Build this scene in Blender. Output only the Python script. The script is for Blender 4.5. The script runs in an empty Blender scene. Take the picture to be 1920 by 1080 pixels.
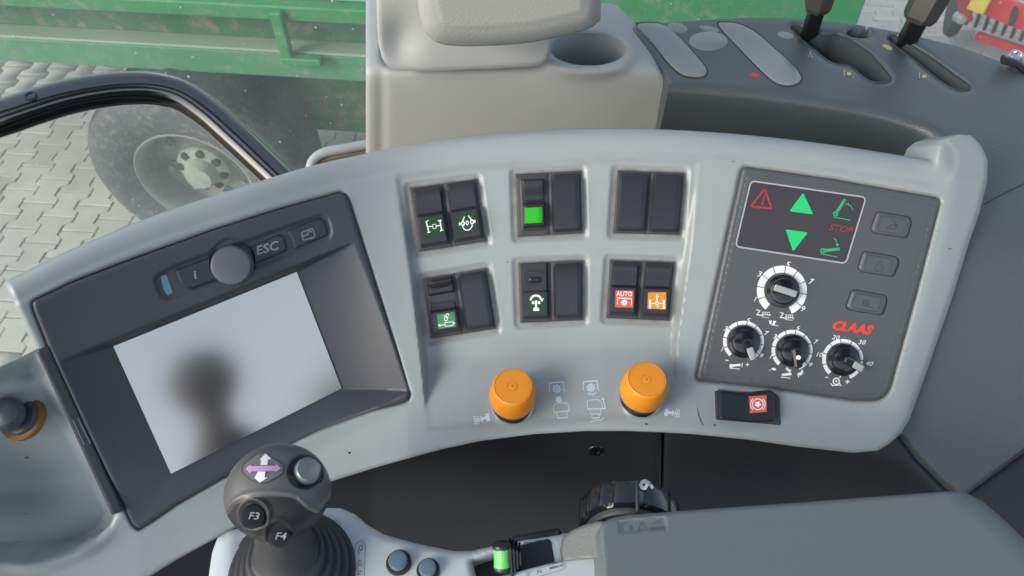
import bpy, bmesh, math, random
import numpy as np
from mathutils import Vector, Matrix
from mathutils.bvhtree import BVHTree
random.seed(7); np.random.seed(7)
scene = bpy.context.scene
COL = scene.collection
# ------------------------------------------------------------------ camera
FOC = 1387.0
PITCH = math.radians(50)
CAM = np.array([0, 0, 3.0])
FW = np.array([0, math.cos(PITCH), -math.sin(PITCH)])
UP = np.array([0, math.sin(PITCH), math.cos(PITCH)])
RT = np.array([1.0, 0, 0])
cd = bpy.data.cameras.new('camera'); cam = bpy.data.objects.new('camera', cd); COL.objects.link(cam)
cam.location = CAM; cam.rotation_euler = (math.radians(40), 0, 0)
cd.sensor_width = 36; cd.lens = 36 * FOC / 1920; cd.clip_start = 0.01; cd.clip_end = 500
cd.dof.use_dof = True; cd.dof.focus_distance = 0.50; cd.dof.aperture_fstop = 22
scene.camera = cam
# ------------------------------------------------------------------ world and light
SUN_EL, SUN_AZ = math.radians(32), math.radians(236)      # azimuth from +Y towards +X
w = bpy.data.worlds.new('World'); scene.world = w; w.use_nodes = True
nt = w.node_tree; bg = nt.nodes['Background']
sky = nt.nodes.new('ShaderNodeTexSky'); sky.sky_type = 'NISHITA'; sky.sun_disc = False
sky.sun_elevation = SUN_EL; sky.sun_rotation = SUN_AZ; sky.dust_density = 3.0; sky.ozone_density = 1.0; sky.air_density = 1.0
hs_ = nt.nodes.new('ShaderNodeHueSaturation'); hs_.inputs['Saturation'].default_value = .68; nt.links.new(sky.outputs[0], hs_.inputs['Color']); nt.links.new(hs_.outputs[0], bg.inputs[0]); bg.inputs[1].default_value = 0.15
sl = bpy.data.lights.new('sun', 'SUN'); so = bpy.data.objects.new('sun', sl); COL.objects.link(so)
sl.energy = .5; sl.angle = math.radians(22); sl.color = (1, .98, .95)
sd = Vector((math.sin(SUN_AZ) * math.cos(SUN_EL), math.cos(SUN_AZ) * math.cos(SUN_EL), math.sin(SUN_EL)))
so.rotation_euler = (-sd).to_track_quat('-Z', 'Y').to_euler()
scene.view_settings.view_transform = 'Standard'; scene.view_settings.look = 'None'
scene.view_settings.exposure = 0.9; scene.view_settings.gamma = 1.0
scene.render.engine = 'CYCLES'

# ------------------------------------------------------------------ helpers: rays, surfaces
def D(px, py):
    px = np.asarray(px, float); py = np.asarray(py, float)
    return FW + ((px - 960) / FOC)[..., None] * RT + ((540 - py) / FOC)[..., None] * UP
def at(px, py, t): return CAM + D(px, py) * np.asarray(t, float)[..., None]
def proj(P):
    v = np.asarray(P) - CAM; f = v @ FW
    return 960 + FOC * (v @ RT) / f, 540 - FOC * (v @ UP) / f
def tplane(o, n):
    o = np.array(o, float); n = np.array(n, float); k = (o - CAM) @ n
    return lambda px, py: k / (D(px, py) @ n)
def tZ(z): return tplane((0, 0, z), (0, 0, 1))
def tY(y): return tplane((0, y, 0), (0, 1, 0))
EL = math.radians(47)
N0 = np.array([0, -math.cos(EL), math.sin(EL)]); O0 = at(1000, 450, 0.47)
K0 = (O0 - CAM) @ N0
def tP(px, py, h): return (K0 + h) / (D(px, py) @ N0)
def sp(x): return np.logaddexp(0, x)
def sstep(x, a=0., b=1.):
    x = np.clip((x - a) / (b - a), 0, 1); return x * x * (3 - 2 * x)
def rnd(x): return 1 - np.sqrt(1 - (.95 * np.clip(x, 0, 1)) ** 2)
def smax(a, b, k): return k * np.logaddexp(a / k, b / k)
def smin(a, b, k): return -smax(-a, -b, k)
MM = 0.001; PXM = 0.00034
FOLD = np.array([(-300, 1250), (0, 1140), (262, 1000), (400, 935), (520, 882), (640, 825), (765, 768), (880, 742), (1000, 728), (1130, 716), (1305, 716), (1450, 736), (1600, 762), (1700, 775), (2000, 800)], float)
def inpoly_sd(px, py, poly):
    """signed distance (positive inside) and nearest boundary point"""
    px = np.asarray(px, float); shp = px.shape
    P = np.stack([px.ravel(), np.asarray(py, float).ravel()], 1)
    A = np.array(poly, float); B = np.roll(A, -1, 0); E = B - A; L2 = (E ** 2).sum(1) + 1e-12
    sdv = np.empty(len(P)); near = np.empty((len(P), 2))
    for i in range(0, len(P), 20000):
        q = P[i:i + 20000]; r = q[:, None] - A[None]
        t = np.clip((r * E).sum(2) / L2, 0, 1)
        c = A[None] + t[..., None] * E[None]; dd = ((q[:, None] - c) ** 2).sum(2)
        k = dd.argmin(1); ii = np.arange(len(q)); near[i:i + 20000] = c[ii, k]
        y = q[:, 1:2]; cond = (A[:, 1] > y) != (B[:, 1] > y)
        xi = A[:, 0] + (y - A[:, 1]) / np.where(abs(E[:, 1]) < 1e-9, 1e-9, E[:, 1]) * E[:, 0]
        ins = (cond & (q[:, 0:1] < xi)).sum(1) % 2 == 1
        sdv[i:i + 20000] = np.sqrt(dd[ii, k]) * np.where(ins, 1, -1)
    return sdv.reshape(shp), near.reshape(shp + (2,))
def sdonly(px, py, poly): return inpoly_sd(px, py, poly)[0]
def distline(px, py, line):
    """distance to an open polyline"""
    px = np.asarray(px, float); P = np.stack([px.ravel(), np.asarray(py, float).ravel()], 1)
    A = np.array(line, float); B = A[1:]; A = A[:-1]; E = B - A; L2 = (E ** 2).sum(1) + 1e-12; out = np.empty(len(P))
    for i in range(0, len(P), 20000):
        q = P[i:i + 20000]; r = q[:, None] - A[None]; t = np.clip((r * E).sum(2) / L2, 0, 1)
        out[i:i + 20000] = np.sqrt(((r - t[..., None] * E) ** 2).sum(2).min(1))
    return out.reshape(px.shape)
def spline(pts, n=8, closed=True):
    p = np.array(pts, float); N = len(p); out = []
    for i in range(N if closed else N - 1):
        g = (lambda k: p[k % N]) if closed else (lambda k: p[min(max(k, 0), N - 1)])
        a, b, c, d = g(i - 1), g(i), g(i + 1), g(i + 2)
        for j in range(n):
            u = j / n
            out.append(.5 * ((2 * b) + (c - a) * u + (2 * a - 5 * b + 4 * c - d) * u * u + (3 * b - a - 3 * c + d) * u ** 3))
    if not closed: out.append(p[-1])
    return np.array(out)
def rpoly(pts, r, n=6):
    """polygon with rounded corners; r scalar or list"""
    out = []; N = len(pts)
    for i in range(N):
        a, b, c = [np.array(pts[k % N][:2], float) for k in (i - 1, i, i + 1)]
        rr = (r[i] if hasattr(r, '__len__') else r)
        u = a - b; v = c - b; lu = np.linalg.norm(u); lv = np.linalg.norm(v); rr = min(rr, lu * .48, lv * .48)
        p = b + u / lu * rr; q = b + v / lv * rr
        for k in range(n + 1):
            t = k / n; out.append((1 - t) ** 2 * p + 2 * t * (1 - t) * b + t * t * q)
    return np.array(out)
def ell(cx, cy, rx, ry, n=40, rot=0):
    a = np.linspace(0, 2 * np.pi, n, endpoint=False); c, s = math.cos(rot), math.sin(rot)
    x = rx * np.cos(a); y = ry * np.sin(a); return np.stack([cx + x * c - y * s, cy + x * s + y * c], 1)

RECESS = rpoly([(738, 326), (880, 308), (1020, 298), (1160, 294), (1316, 298), (1300, 450), (1272, 640), (1266, 780), (800, 810), (790, 700), (768, 520)], [18, 0.1, .1, .1, 14, .1, 20, 1, 1, 20, .1])
def base_h(px, py, wells=True):
    """height of the console face above its mean plane (metres)"""
    px = np.asarray(px, float); py = np.asarray(py, float)
    h = 0.46 * PXM * 90 * sp((690 - px) / 90) - 0.16 * PXM * (py - 640) * sstep(px, 800, 420)
    fy = np.interp(px, FOLD[:, 0], FOLD[:, 1])
    fb = (py - fy) * PXM * 0.62
    sd = sdonly(px, py, RECESS)
    w_ = -sstep(sd, 0, 12) * 1.0 * MM - np.clip((py - 330) / 360, 0, 1) ** 1.4 * 0.0150 * sstep(sd, 0, 16)
    return h + smax(w_, fb, 0.0012) - 0.0
def S(px, py, off=0.0):
    return at(px, py, tP(px, py, base_h(px, py) + off))
def frame_at(px, py, f=None, off=0.0):
    f = f or (lambda x, y: S(np.array([x]), np.array([y]), off)[0])
    o = f(px, py); u = f(px + 3, py) - f(px - 3, py); v = f(px, py - 3) - f(px, py + 3)
    u /= np.linalg.norm(u); n = np.cross(u, v); n /= np.linalg.norm(n); v = np.cross(n, u)
    return o, u, v, n

# ------------------------------------------------------------------ materials
MATS = {}
def mat(name, col, rough=.5, grain=0., gscale=900., metal=0., coat=0., spec=.5, var=.06, vscale=9., emit=None, dirt=0., dcol=(.16, .13, .1), bumpd=None):
    if name in MATS: return MATS[name]
    m = bpy.data.materials.new(name); m.use_nodes = True; t = m.node_tree; b = t.nodes['Principled BSDF']; N = t.nodes.new; L = t.links.new
    tc = N('ShaderNodeTexCoord')
    n1 = N('ShaderNodeTexNoise'); n1.inputs['Scale'].default_value = vscale; n1.inputs['Detail'].default_value = 6; n1.inputs['Roughness'].default_value = .65
    L(tc.outputs['Object'], n1.inputs['Vector'])
    mx = N('ShaderNodeMix'); mx.data_type = 'RGBA'
    c = np.array(col)
    mx.inputs['A'].default_value = (*(c * (1 - var)), 1); mx.inputs['B'].default_value = (*np.clip(c * (1 + var), 0, 1), 1)
    L(n1.outputs['Fac'], mx.inputs['Factor']); out = mx.outputs['Result']
    if dirt:
        n2 = N('ShaderNodeTexNoise'); n2.inputs['Scale'].default_value = vscale * 6; n2.inputs['Detail'].default_value = 8; n2.inputs['Roughness'].default_value = .7
        L(tc.outputs['Object'], n2.inputs['Vector'])
        r = N('ShaderNodeValToRGB'); r.color_ramp.elements[0].position = .5; r.color_ramp.elements[1].position = .72
        r.color_ramp.elements[0].color = (0, 0, 0, 1); r.color_ramp.elements[1].color = (dirt, dirt, dirt, 1)
        L(n2.outputs['Fac'], r.inputs[0]); m2 = N('ShaderNodeMix'); m2.data_type = 'RGBA'; m2.inputs['B'].default_value = (*dcol, 1)
        L(r.outputs[0], m2.inputs['Factor']); L(out, m2.inputs['A']); out = m2.outputs['Result']
    L(out, b.inputs['Base Color'])
    rr = N('ShaderNodeMapRange'); rr.inputs['To Min'].default_value = max(0, rough - .06); rr.inputs['To Max'].default_value = min(1, rough + .06)
    L(n1.outputs['Fac'], rr.inputs['Value']); L(rr.outputs[0], b.inputs['Roughness'])
    b.inputs['Metallic'].default_value = metal; b.inputs['Coat Weight'].default_value = coat; b.inputs['Coat Roughness'].default_value = .12
    b.inputs['Specular IOR Level'].default_value = spec
    if grain:
        g = N('ShaderNodeTexNoise'); g.inputs['Scale'].default_value = gscale; g.inputs['Detail'].default_value = 3
        L(tc.outputs['Object'], g.inputs['Vector']); bp = N('ShaderNodeBump'); bp.inputs['Strength'].default_value = grain; bp.inputs['Distance'].default_value = bumpd or (.35 / gscale)
        L(g.outputs['Fac'], bp.inputs['Height']); L(bp.outputs[0], b.inputs['Normal'])
    if emit: b.inputs['Emission Color'].default_value = (*emit[:3], 1); b.inputs['Emission Strength'].default_value = emit[3]
    MATS[name] = m; m['nodes_out'] = 0
    return m
M_FASCIA = mat('fascia_plastic', (.315, .355, .360), .34, .25, 1500, var=.04, dirt=.22, dcol=(.3, .29, .26), vscale=11)
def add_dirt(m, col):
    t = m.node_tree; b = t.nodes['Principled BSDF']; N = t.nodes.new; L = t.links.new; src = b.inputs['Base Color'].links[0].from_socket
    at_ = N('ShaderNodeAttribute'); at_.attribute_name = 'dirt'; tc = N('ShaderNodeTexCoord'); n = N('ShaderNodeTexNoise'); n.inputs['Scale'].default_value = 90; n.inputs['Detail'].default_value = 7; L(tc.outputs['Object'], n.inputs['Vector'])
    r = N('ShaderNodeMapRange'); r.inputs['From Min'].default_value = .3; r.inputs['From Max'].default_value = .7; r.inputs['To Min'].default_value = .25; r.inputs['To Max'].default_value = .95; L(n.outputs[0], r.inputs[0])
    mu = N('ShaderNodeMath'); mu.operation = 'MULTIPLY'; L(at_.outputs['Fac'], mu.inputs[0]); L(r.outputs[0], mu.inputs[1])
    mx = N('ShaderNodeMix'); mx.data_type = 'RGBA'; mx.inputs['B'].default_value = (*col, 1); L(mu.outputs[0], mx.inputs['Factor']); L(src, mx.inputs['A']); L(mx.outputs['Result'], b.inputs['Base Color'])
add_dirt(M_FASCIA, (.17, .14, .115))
M_TRAY = mat('tray_plastic', (.31, .36, .37), .45, .25, 1500, var=.04, dirt=.12, dcol=(.2, .19, .17))
M_BEZEL = mat('bezel_plastic', (.058, .066, .080), .45, .5, 1600, var=.05)
M_BLACK = mat('black_plastic', (.016, .018, .022), .35, .2, 1500)
M_SWITCH = mat('switch_plastic', (.026, .029, .036), .38, .3, 1500, var=.1)
M_HOUSE = mat('switch_housing_plastic', (.045, .048, .055), .5, .3, 1500, var=.1)
M_FACE = mat('faceplate_film', (.090, .100, .106), .36, .3, 1800, var=.04)
M_DISP = mat('display_film', (.050, .050, .058), .4, .3, 1800, var=.04)
M_TRIM = mat('trim_plastic', (.385, .405, .40), .55, .4, 1100, var=.03, dirt=.06, dcol=(.3, .28, .24))
M_PAD = mat('grained_trim_plastic', (.36, .375, .36), .6, .5, 600, var=.03)
M_DECK = mat('deck_plastic', (.070, .086, .095), .38, .8, 800, spec=.8, var=.06, dirt=.05, dcol=(.2, .2, .18))
M_DARK = mat('dark_plastic', (.022, .026, .033), .6, .5, 900, var=.08)
M_ARM = mat('armrest_vinyl', (.125, .152, .156), .5, .45, 900, var=.05)
M_CONS = mat('console_plastic', (.48, .545, .57), .42, .25, 1500, var=.03)
M_GRIP = mat('grip_rubber', (.105, .108, .108), .38, .3, 1400, var=.05)
M_GRIPD = mat('grip_dark_rubber', (.022, .023, .025), .48, .3, 1400, var=.05)
M_BOOT = mat('boot_rubber', (.035, .038, .042), .5, .3, 900, var=.1)
M_ORANGE = mat('orange_plastic', (.74, .27, .016), .36, .1, 1500, var=.07, vscale=60, spec=.45, dirt=.25, dcol=(.45, .2, .05))
M_CHROME = mat('chrome', (.75, .76, .78), .18, metal=1)
M_WHITE = mat('white_print', (.78, .80, .80), .5)
M_PALE = mat('pale_print', (.56, .68, .76), .5)
M_GREYP = mat('grey_print', (.28, .32, .36), .5)
M_DIM = mat('dim_print', (.045, .05, .055), .5)
M_LINE = mat('border_print', (.40, .41, .42), .5)
M_RED = mat('red_print', (.72, .06, .04), .5)
M_DRED = mat('dull_red_print', (.38, .045, .045), .5)
M_GREEN = mat('bright_green_print', (.02, .58, .17), .45)
M_DGREEN = mat('dull_green_print', (.04, .40, .17), .5)
M_ICG = mat('green_icon_film', (.004, .055, .02), .4)
M_ICG2 = mat('pale_green_icon_film', (.05, .25, .12), .4)
M_ICR = mat('red_icon_film', (.62, .10, .07), .45)
M_ICO = mat('amber_icon_film', (.68, .26, .01), .45)
M_LENS = mat('green_lens', (.02, .34, .012), .25, coat=.4, emit=(.02, .6, .01, .12))
M_YEL = mat('yellow_print', (.55, .44, .16), .5)
M_PINK = mat('violet_print', (.50, .30, .55), .5)
M_BLUEG = mat('blue_grey_button', (.10, .16, .22), .3, coat=.5)
M_KEY = mat('key_plastic', (.040, .043, .054), .45, .3, 1500)
M_GREYK = mat('grey_pointer', (.34, .36, .36), .45)
M_LIME = mat('lime_lens', (.14, .62, .16), .4)
M_GLOSSB = mat('gloss_black_paint', (.006, .006, .007), .16, coat=1., var=.02, spec=.6)
M_WHEELB = mat('gloss_black_plastic', (.010, .011, .014), .2, coat=.6)
M_OR2 = mat('amber_ring', (.22, .10, .02), .45)
M_MUSH = mat('grey_knob_plastic', (.055, .07, .08), .33, .1, 1500)
M_CLEAR = mat('grey_button_plastic', (.15, .17, .18), .12, coat=1.)
M_GLOSSB.node_tree.nodes['Principled BSDF'].inputs['Coat IOR'].default_value = 2.2
m = mat('screen_film', (.70, .635, .59), .22, metal=1., var=.02)

# ------------------------------------------------------------------ helpers: objects
def tag(o, label=None, cat=None, group=None, kind=None):
    if label: o['label'] = label
    if cat: o['category'] = cat
    if group: o['group'] = group
    if kind: o['kind'] = kind
    return o
def empty(name, loc, label, cat, group=None):
    o = bpy.data.objects.new(name, None); o.empty_display_size = .01; COL.objects.link(o); o.location = Vector(loc)
    return tag(o, label, cat, group)
def mk(name, V, Fs, m, parent=None, sharp=40, label=None, wloc=None, mats=None, fmat=None):
    V = np.array(V, float)
    if parent is not None:
        o0 = np.zeros(3); q = parent
        while q is not None: o0 = o0 + np.array(q.location); q = q.parent
        loc = np.zeros(3)
    else:
        loc = np.array([(V[:, 0].min() + V[:, 0].max()) / 2, (V[:, 1].min() + V[:, 1].max()) / 2, V[:, 2].min()]); o0 = loc
    me = bpy.data.meshes.new(name); me.from_pydata((V - o0).tolist(), [], [list(map(int, f)) for f in Fs]); me.update()
    for mm_ in (mats or [m]): me.materials.append(mm_)
    if fmat is not None: me.polygons.foreach_set('material_index', np.array(fmat, dtype=np.int32))
    me.shade_smooth()
    if sharp is not None: me.set_sharp_from_angle(angle=math.radians(sharp))
    o = bpy.data.objects.new(name, me); COL.objects.link(o); o.location = Vector(loc)
    if parent is not None: o.parent = parent
    if label: o['label'] = label
    return o
def fixn(Fs): return Fs
class MB:
    def __init__(s): s.V = []; s.F = []
    def add(s, V, F):
        b = len(s.V); s.V += [tuple(v) for v in V]; s.F += [[b + i for i in f] for f in F]; return s
    def box(s, o, u, v, n, su, sv, sn, bev=0):
        """centre o, axes, full sizes; bevelled edges"""
        o = np.array(o, float); u, v, n = [np.array(a, float) / np.linalg.norm(a) for a in (u, v, n)]
        hs = np.array([su, sv, sn]) / 2; b = min(bev, hs.min() * .9)
        if b <= 0:
            V = [o + u * a * hs[0] + v * c * hs[1] + n * d * hs[2] for a in (-1, 1) for c in (-1, 1) for d in (-1, 1)]
            return s.add(V, [(0, 1, 3, 2), (4, 6, 7, 5), (0, 4, 5, 1), (2, 3, 7, 6), (0, 2, 6, 4), (1, 5, 7, 3)])
        idx = {}; V = []
        for a in (-1, 1):
            for c in (-1, 1):
                for d in (-1, 1):
                    for k in range(3):
                        e = hs - b; e = e.copy(); e[k] = hs[k]
                        idx[(a, c, d, k)] = len(V); V.append(o + u * a * e[0] + v * c * e[1] + n * d * e[2])
        F = []
        for k in range(3):
            for sg in (-1, 1):
                q = []
                for (i, j) in ((-1, -1), (1, -1), (1, 1), (-1, 1)):
                    t = [0, 0, 0]; t[k] = sg; t[(k + 1) % 3] = i; t[(k + 2) % 3] = j; q.append(idx[(*t, k)])
                F.append(q if sg > 0 else q[::-1])
        for k in range(3):
            for i in (-1, 1):
                for j in (-1, 1):
                    t = [0, 0, 0]; t[(k + 1) % 3] = i; t[(k + 2) % 3] = j; t[k] = -1; t2 = list(t); t2[k] = 1
                    q = [idx[(*t, (k + 1) % 3)], idx[(*t2, (k + 1) % 3)], idx[(*t2, (k + 2) % 3)], idx[(*t, (k + 2) % 3)]]
                    F.append(q if i * j < 0 else q[::-1])
        for a in (-1, 1):
            for c in (-1, 1):
                for d in (-1, 1):
                    q = [idx[(a, c, d, k)] for k in range(3)]; F.append(q if a * c * d > 0 else q[::-1])
        return s.add(V, F)
    def wbox(s, x0, x1, y0, y1, z0, z1, bev=0, M=None):
        o = np.array([(x0 + x1) / 2, (y0 + y1) / 2, (z0 + z1) / 2]); u, v, n = np.eye(3)
        if M is not None: o = M @ o if M.shape == (3, 3) else o; u, v, n = M @ u, M @ v, M @ n
        return s.box(o, u, v, n, x1 - x0, y1 - y0, z1 - z0, bev)
    def lathe(s, prof, o, ax, seg=40, ru=None, cap0=True, cap1=True, mod=None):
        """prof: (radius, height) from the top of the axis downwards or upwards"""
        o = np.array(o, float); ax = np.array(ax, float) / np.linalg.norm(ax)
        u = np.array(ru, float) if ru is not None else np.cross(ax, [0.3, 1, .2]); u = u - ax * (u @ ax); u /= np.linalg.norm(u); v = np.cross(ax, u)
        V = []; F = []
        for k, (r, h) in enumerate(prof):
            for i in range(seg):
                a = 2 * math.pi * i / seg; rr = r * (mod(a, k) if mod else 1)
                V.append(o + ax * h + (u * math.cos(a) + v * math.sin(a)) * rr)
        for k in range(len(prof) - 1):
            for i in range(seg):
                j = (i + 1) % seg; F.append((k * seg + i, k * seg + j, (k + 1) * seg + j, (k + 1) * seg + i))
        if cap0: F.append(tuple(range(seg))[::-1])
        if cap1: F.append(tuple(range((len(prof) - 1) * seg, len(prof) * seg)))
        return s.add(V, F)
    def tube(s, pts, r, seg=16, cap=True, flat=1.0):
        pts = np.array(pts, float); n = len(pts); T = np.gradient(pts, axis=0); T /= np.linalg.norm(T, axis=1)[:, None]
        u = np.cross(T[0], [0, 0, 1.]);
        if np.linalg.norm(u) < 1e-3: u = np.array([1., 0, 0])
        V = []; F = []
        for k in range(n):
            u = u - T[k] * (u @ T[k]); u /= np.linalg.norm(u); v = np.cross(T[k], u); rr = r[k] if hasattr(r, '__len__') else r
            for i in range(seg):
                a = 2 * math.pi * i / seg; V.append(pts[k] + (u * math.cos(a) + v * flat * math.sin(a)) * rr)
        for k in range(n - 1):
            for i in range(seg):
                j = (i + 1) % seg; F.append((k * seg + i, k * seg + j, (k + 1) * seg + j, (k + 1) * seg + i))
        if cap: F.append(tuple(range(seg))[::-1]); F.append(tuple(range((n - 1) * seg, n * seg)))
        return s.add(V, F)
    def build(s, name, m, parent=None, sharp=40, label=None, **k): return mk(name, s.V, s.F, m, parent, sharp, label, **k)

def relief(name, outline, tf, m, parent=None, step=4., holes=(), skirt=None, hskirt=None, sharp=45, label=None, attr=None):
    """sheet of a surface inside an outline, with its rim turned back into real side walls.
    tf(px,py,sd) gives the forward distance; skirt = vector of the side walls"""
    ol = np.array(outline); x0, y0 = ol.min(0) - step; x1, y1 = ol.max(0) + step
    gx = np.arange(x0, x1 + step, step); gy = np.arange(y0, y1 + step, step)
    X, Y = np.meshgrid(gx, gy); sd, near = inpoly_sd(X, Y, ol)
    for hl in holes:
        s2, n2 = inpoly_sd(X, Y, hl); s2 = -s2; k = s2 < sd; sd = np.where(k, s2, sd); near[k] = n2[k]
    snap = (sd < .42 * step) & (sd > -.72 * step)
    X = np.where(snap, near[..., 0], X); Y = np.where(snap, near[..., 1], Y); sd2 = np.where(snap, 0, sd)
    ok = (sd > 0) | snap
    used = np.zeros(ok.shape, bool); cells = []
    H, W = ok.shape
    a = ok[:-1, :-1]; b = ok[:-1, 1:]; c = ok[1:, 1:]; d = ok[1:, :-1]; cnt = a.astype(int) + b + c + d
    allsn = snap[:-1, :-1] & snap[:-1, 1:] & snap[1:, 1:] & snap[1:, :-1]
    idx = np.arange(H * W).reshape(H, W)
    q = np.stack([idx[:-1, :-1], idx[1:, :-1], idx[1:, 1:], idx[:-1, 1:]], -1)
    full = (cnt == 4) & ~allsn
    par = np.arange(H * W).reshape(H, W)
    for dy, dx in ((0, 1), (1, 0), (1, 1), (1, -1)):
        ya = slice(dy, H); yb = slice(0, H - dy)
        xa = slice(max(dx, 0), W + min(dx, 0)); xb = slice(max(-dx, 0), W - max(dx, 0))
        A_ = par[ya, xa]; B_ = par[yb, xb]
        cl = snap[ya, xa] & snap[yb, xb] & (np.hypot(X[ya, xa] - X[yb, xb], Y[ya, xa] - Y[yb, xb]) < .38 * step) & (A_ == idx[ya, xa])
        A_[cl] = idx[yb, xb][cl]
    par = par.ravel()
    for _ in range(8): par = par[par]
    F = [tuple(r) for r in q[full]]
    okq = np.stack([a, d, c, b], -1); snq = snap.ravel()
    for r, o_ in zip(q[cnt == 3], okq[cnt == 3]):
        f = r[o_]
        if not snq[f].all(): F.append(tuple(f))
    F2 = []
    for f in F:
        g = []
        for i in f:
            i = int(par[i])
            if not g or (g[-1] != i and g[0] != i): g.append(i)
        if len(g) >= 3: F2.append(tuple(g))
    F = F2
    t = tf(X, Y, sd2); P = at(X, Y, t).reshape(-1, 3)
    uid = sorted({i for f in F for i in f}); rm = {u: k for k, u in enumerate(uid)}
    V = P[uid]; F = [tuple(rm[i] for i in f) for f in F]; px = np.stack([X.ravel()[uid], Y.ravel()[uid]], 1)
    if skirt is not None:
        ed = {}
        for f in F:
            for i in range(len(f)):
                e = (f[i], f[(i + 1) % len(f)]); ed[e] = 1
        bd = [e for e in ed if (e[1], e[0]) not in ed]
        V = list(V); mp = {}; hs = hskirt if hskirt is not None else skirt; n = 3
        for e in bd:
            for i in e:
                if i not in mp:
                    ish = False
                    for hl in holes:
                        if abs(sdonly(px[i:i + 1, 0], px[i:i + 1, 1], hl)[0]) < step * .2: ish = True
                    sk = np.array(hs if ish else skirt, float); mp[i] = []
                    for k in range(1, n + 1): mp[i].append(len(V)); V.append(V[i] + sk * k / n)
        for (i, j) in bd:
            A = [i] + mp[i]; B = [j] + mp[j]
            for k in range(n): F.append((B[k], A[k], A[k + 1], B[k + 1]))
    o = mk(name, V, F, m, parent, sharp, label)
    if attr is not None:
        a_ = o.data.attributes.new('dirt', 'FLOAT', 'POINT'); dv = np.zeros(len(V), dtype=np.float32); dv[:len(px)] = attr(px[:, 0], px[:, 1]); a_.data.foreach_set('value', dv)
    return o
bv_depth = {}; KEEP = []
def bvh_of(o):
    me = o.data; off = Vector((0, 0, 0)); q = o
    while q is not None: off = off + q.location; q = q.parent
    b = BVHTree.FromPolygons([v.co + off for v in me.vertices], [tuple(p.vertices) for p in me.polygons])
    v = me.vertices[0].co + off; bv_depth[id(b)] = float((np.array(v) - CAM) @ FW); KEEP.append(b)
    return b
def cast(bv, px, py, lift=0.0):
    d = Vector(D(np.array(px), np.array(py))); r = bv.ray_cast(Vector(CAM), d.normalized())
    if r[0] is None:
        k = 1.0; P = Vector(CAM) + d * bv_depth.get(id(bv), .47)
        for _ in range(4):
            q = bv.find_nearest(P); nn = q[1]; den = d.dot(nn)
            if abs(den) < 1e-4: break
            P = Vector(CAM) + d * ((q[0] - Vector(CAM)).dot(nn) / den)
        r = (P, q[1])
    p = np.array(r[0]); n = np.array(r[1]); return p - np.array(d.normalized()) * lift, n

# 2D shapes in photograph pixels -> (verts, faces)
def ribbon(pts, w, closed=False):
    p = np.array(pts, float); n = len(p)
    if closed: T = np.roll(p, -1, 0) - np.roll(p, 1, 0)
    else: T = np.gradient(p, axis=0)
    T /= np.linalg.norm(T, axis=1)[:, None] + 1e-9; Nn = np.stack([-T[:, 1], T[:, 0]], 1)
    if n > 2 or closed:
        for i in range(n):
            a = p[i] - p[i - 1] if (i > 0 or closed) else p[i + 1] - p[i]; b = p[(i + 1) % n] - p[i] if (i < n - 1 or closed) else a
            a = a / (np.linalg.norm(a) + 1e-9); b = b / (np.linalg.norm(b) + 1e-9); cc = math.sqrt(max(.25, (1 + a @ b) / 2)); Nn[i] /= cc
    V = np.concatenate([p + Nn * w / 2, p - Nn * w / 2]); F = []
    for i in range(n if closed else n - 1):
        j = (i + 1) % n; F.append((i, j, n + j, n + i))
    return V, F
def pg(pts): return np.array(pts, float), [tuple(range(len(pts)))]
def disc(cx, cy, rx, ry=None, rot=0, n=24): return pg(ell(cx, cy, rx, ry or rx, n, rot))
def ring(cx, cy, r0, r1, a0=0, a1=360, gap=None, n=48, asp=1.0, skew=0):
    """annulus; angles clockwise from up, degrees"""
    a = np.radians(np.linspace(a0, a1, n)); V = []
    for r in (r0, r1): V += [(cx + r * math.sin(t) + skew * r * math.cos(t), cy - asp * r * math.cos(t)) for t in a]
    return np.array(V), [(i, i + 1, n + i + 1, n + i) for i in range(n - 1)]
def gear(cx, cy, r, asp=1, teeth=8, inner=.55):
    pts = []
    for i in range(teeth * 4):
        a = 2 * math.pi * i / (teeth * 4); rr = r if (i // 2) % 2 == 0 else r * .72; pts.append((cx + rr * math.cos(a), cy + asp * rr * math.sin(a)))
    p = np.array(pts); c = np.array([cx, cy]); q = c + (p - c) * inner; n = len(p)
    return np.concatenate([p, q]), [(i, (i + 1) % n, n + (i + 1) % n, n + i) for i in range(n)]
def text2d(txt, cx, cy, size, ang=0, shear=0, wide=1.0, bold=0.0):
    """centre at (cx,cy), cap height about .7*size px; ang clockwise degrees"""
    cu = bpy.data.curves.new('t', 'FONT'); cu.body = txt; cu.size = 1; cu.align_x = 'CENTER'; cu.align_y = 'CENTER'; cu.shear = shear; cu.offset = bold; cu.resolution_u = 2; cu.fill_mode = 'FRONT'
    o = bpy.data.objects.new('t', cu); COL.objects.link(o); bpy.context.view_layer.update()
    me = o.evaluated_get(bpy.context.evaluated_depsgraph_get()).to_mesh()
    v = np.array([x.co[:2] for x in me.vertices]) * size; F = [tuple(p.vertices) for p in me.polygons]
    bpy.data.objects.remove(o); bpy.data.curves.remove(cu)
    v[:, 0] *= wide; a = math.radians(ang); x = v[:, 0]; y = -v[:, 1]
    return np.stack([cx + x * math.cos(a) - y * math.sin(a), cy + x * math.sin(a) + y * math.cos(a)], 1), F
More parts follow.
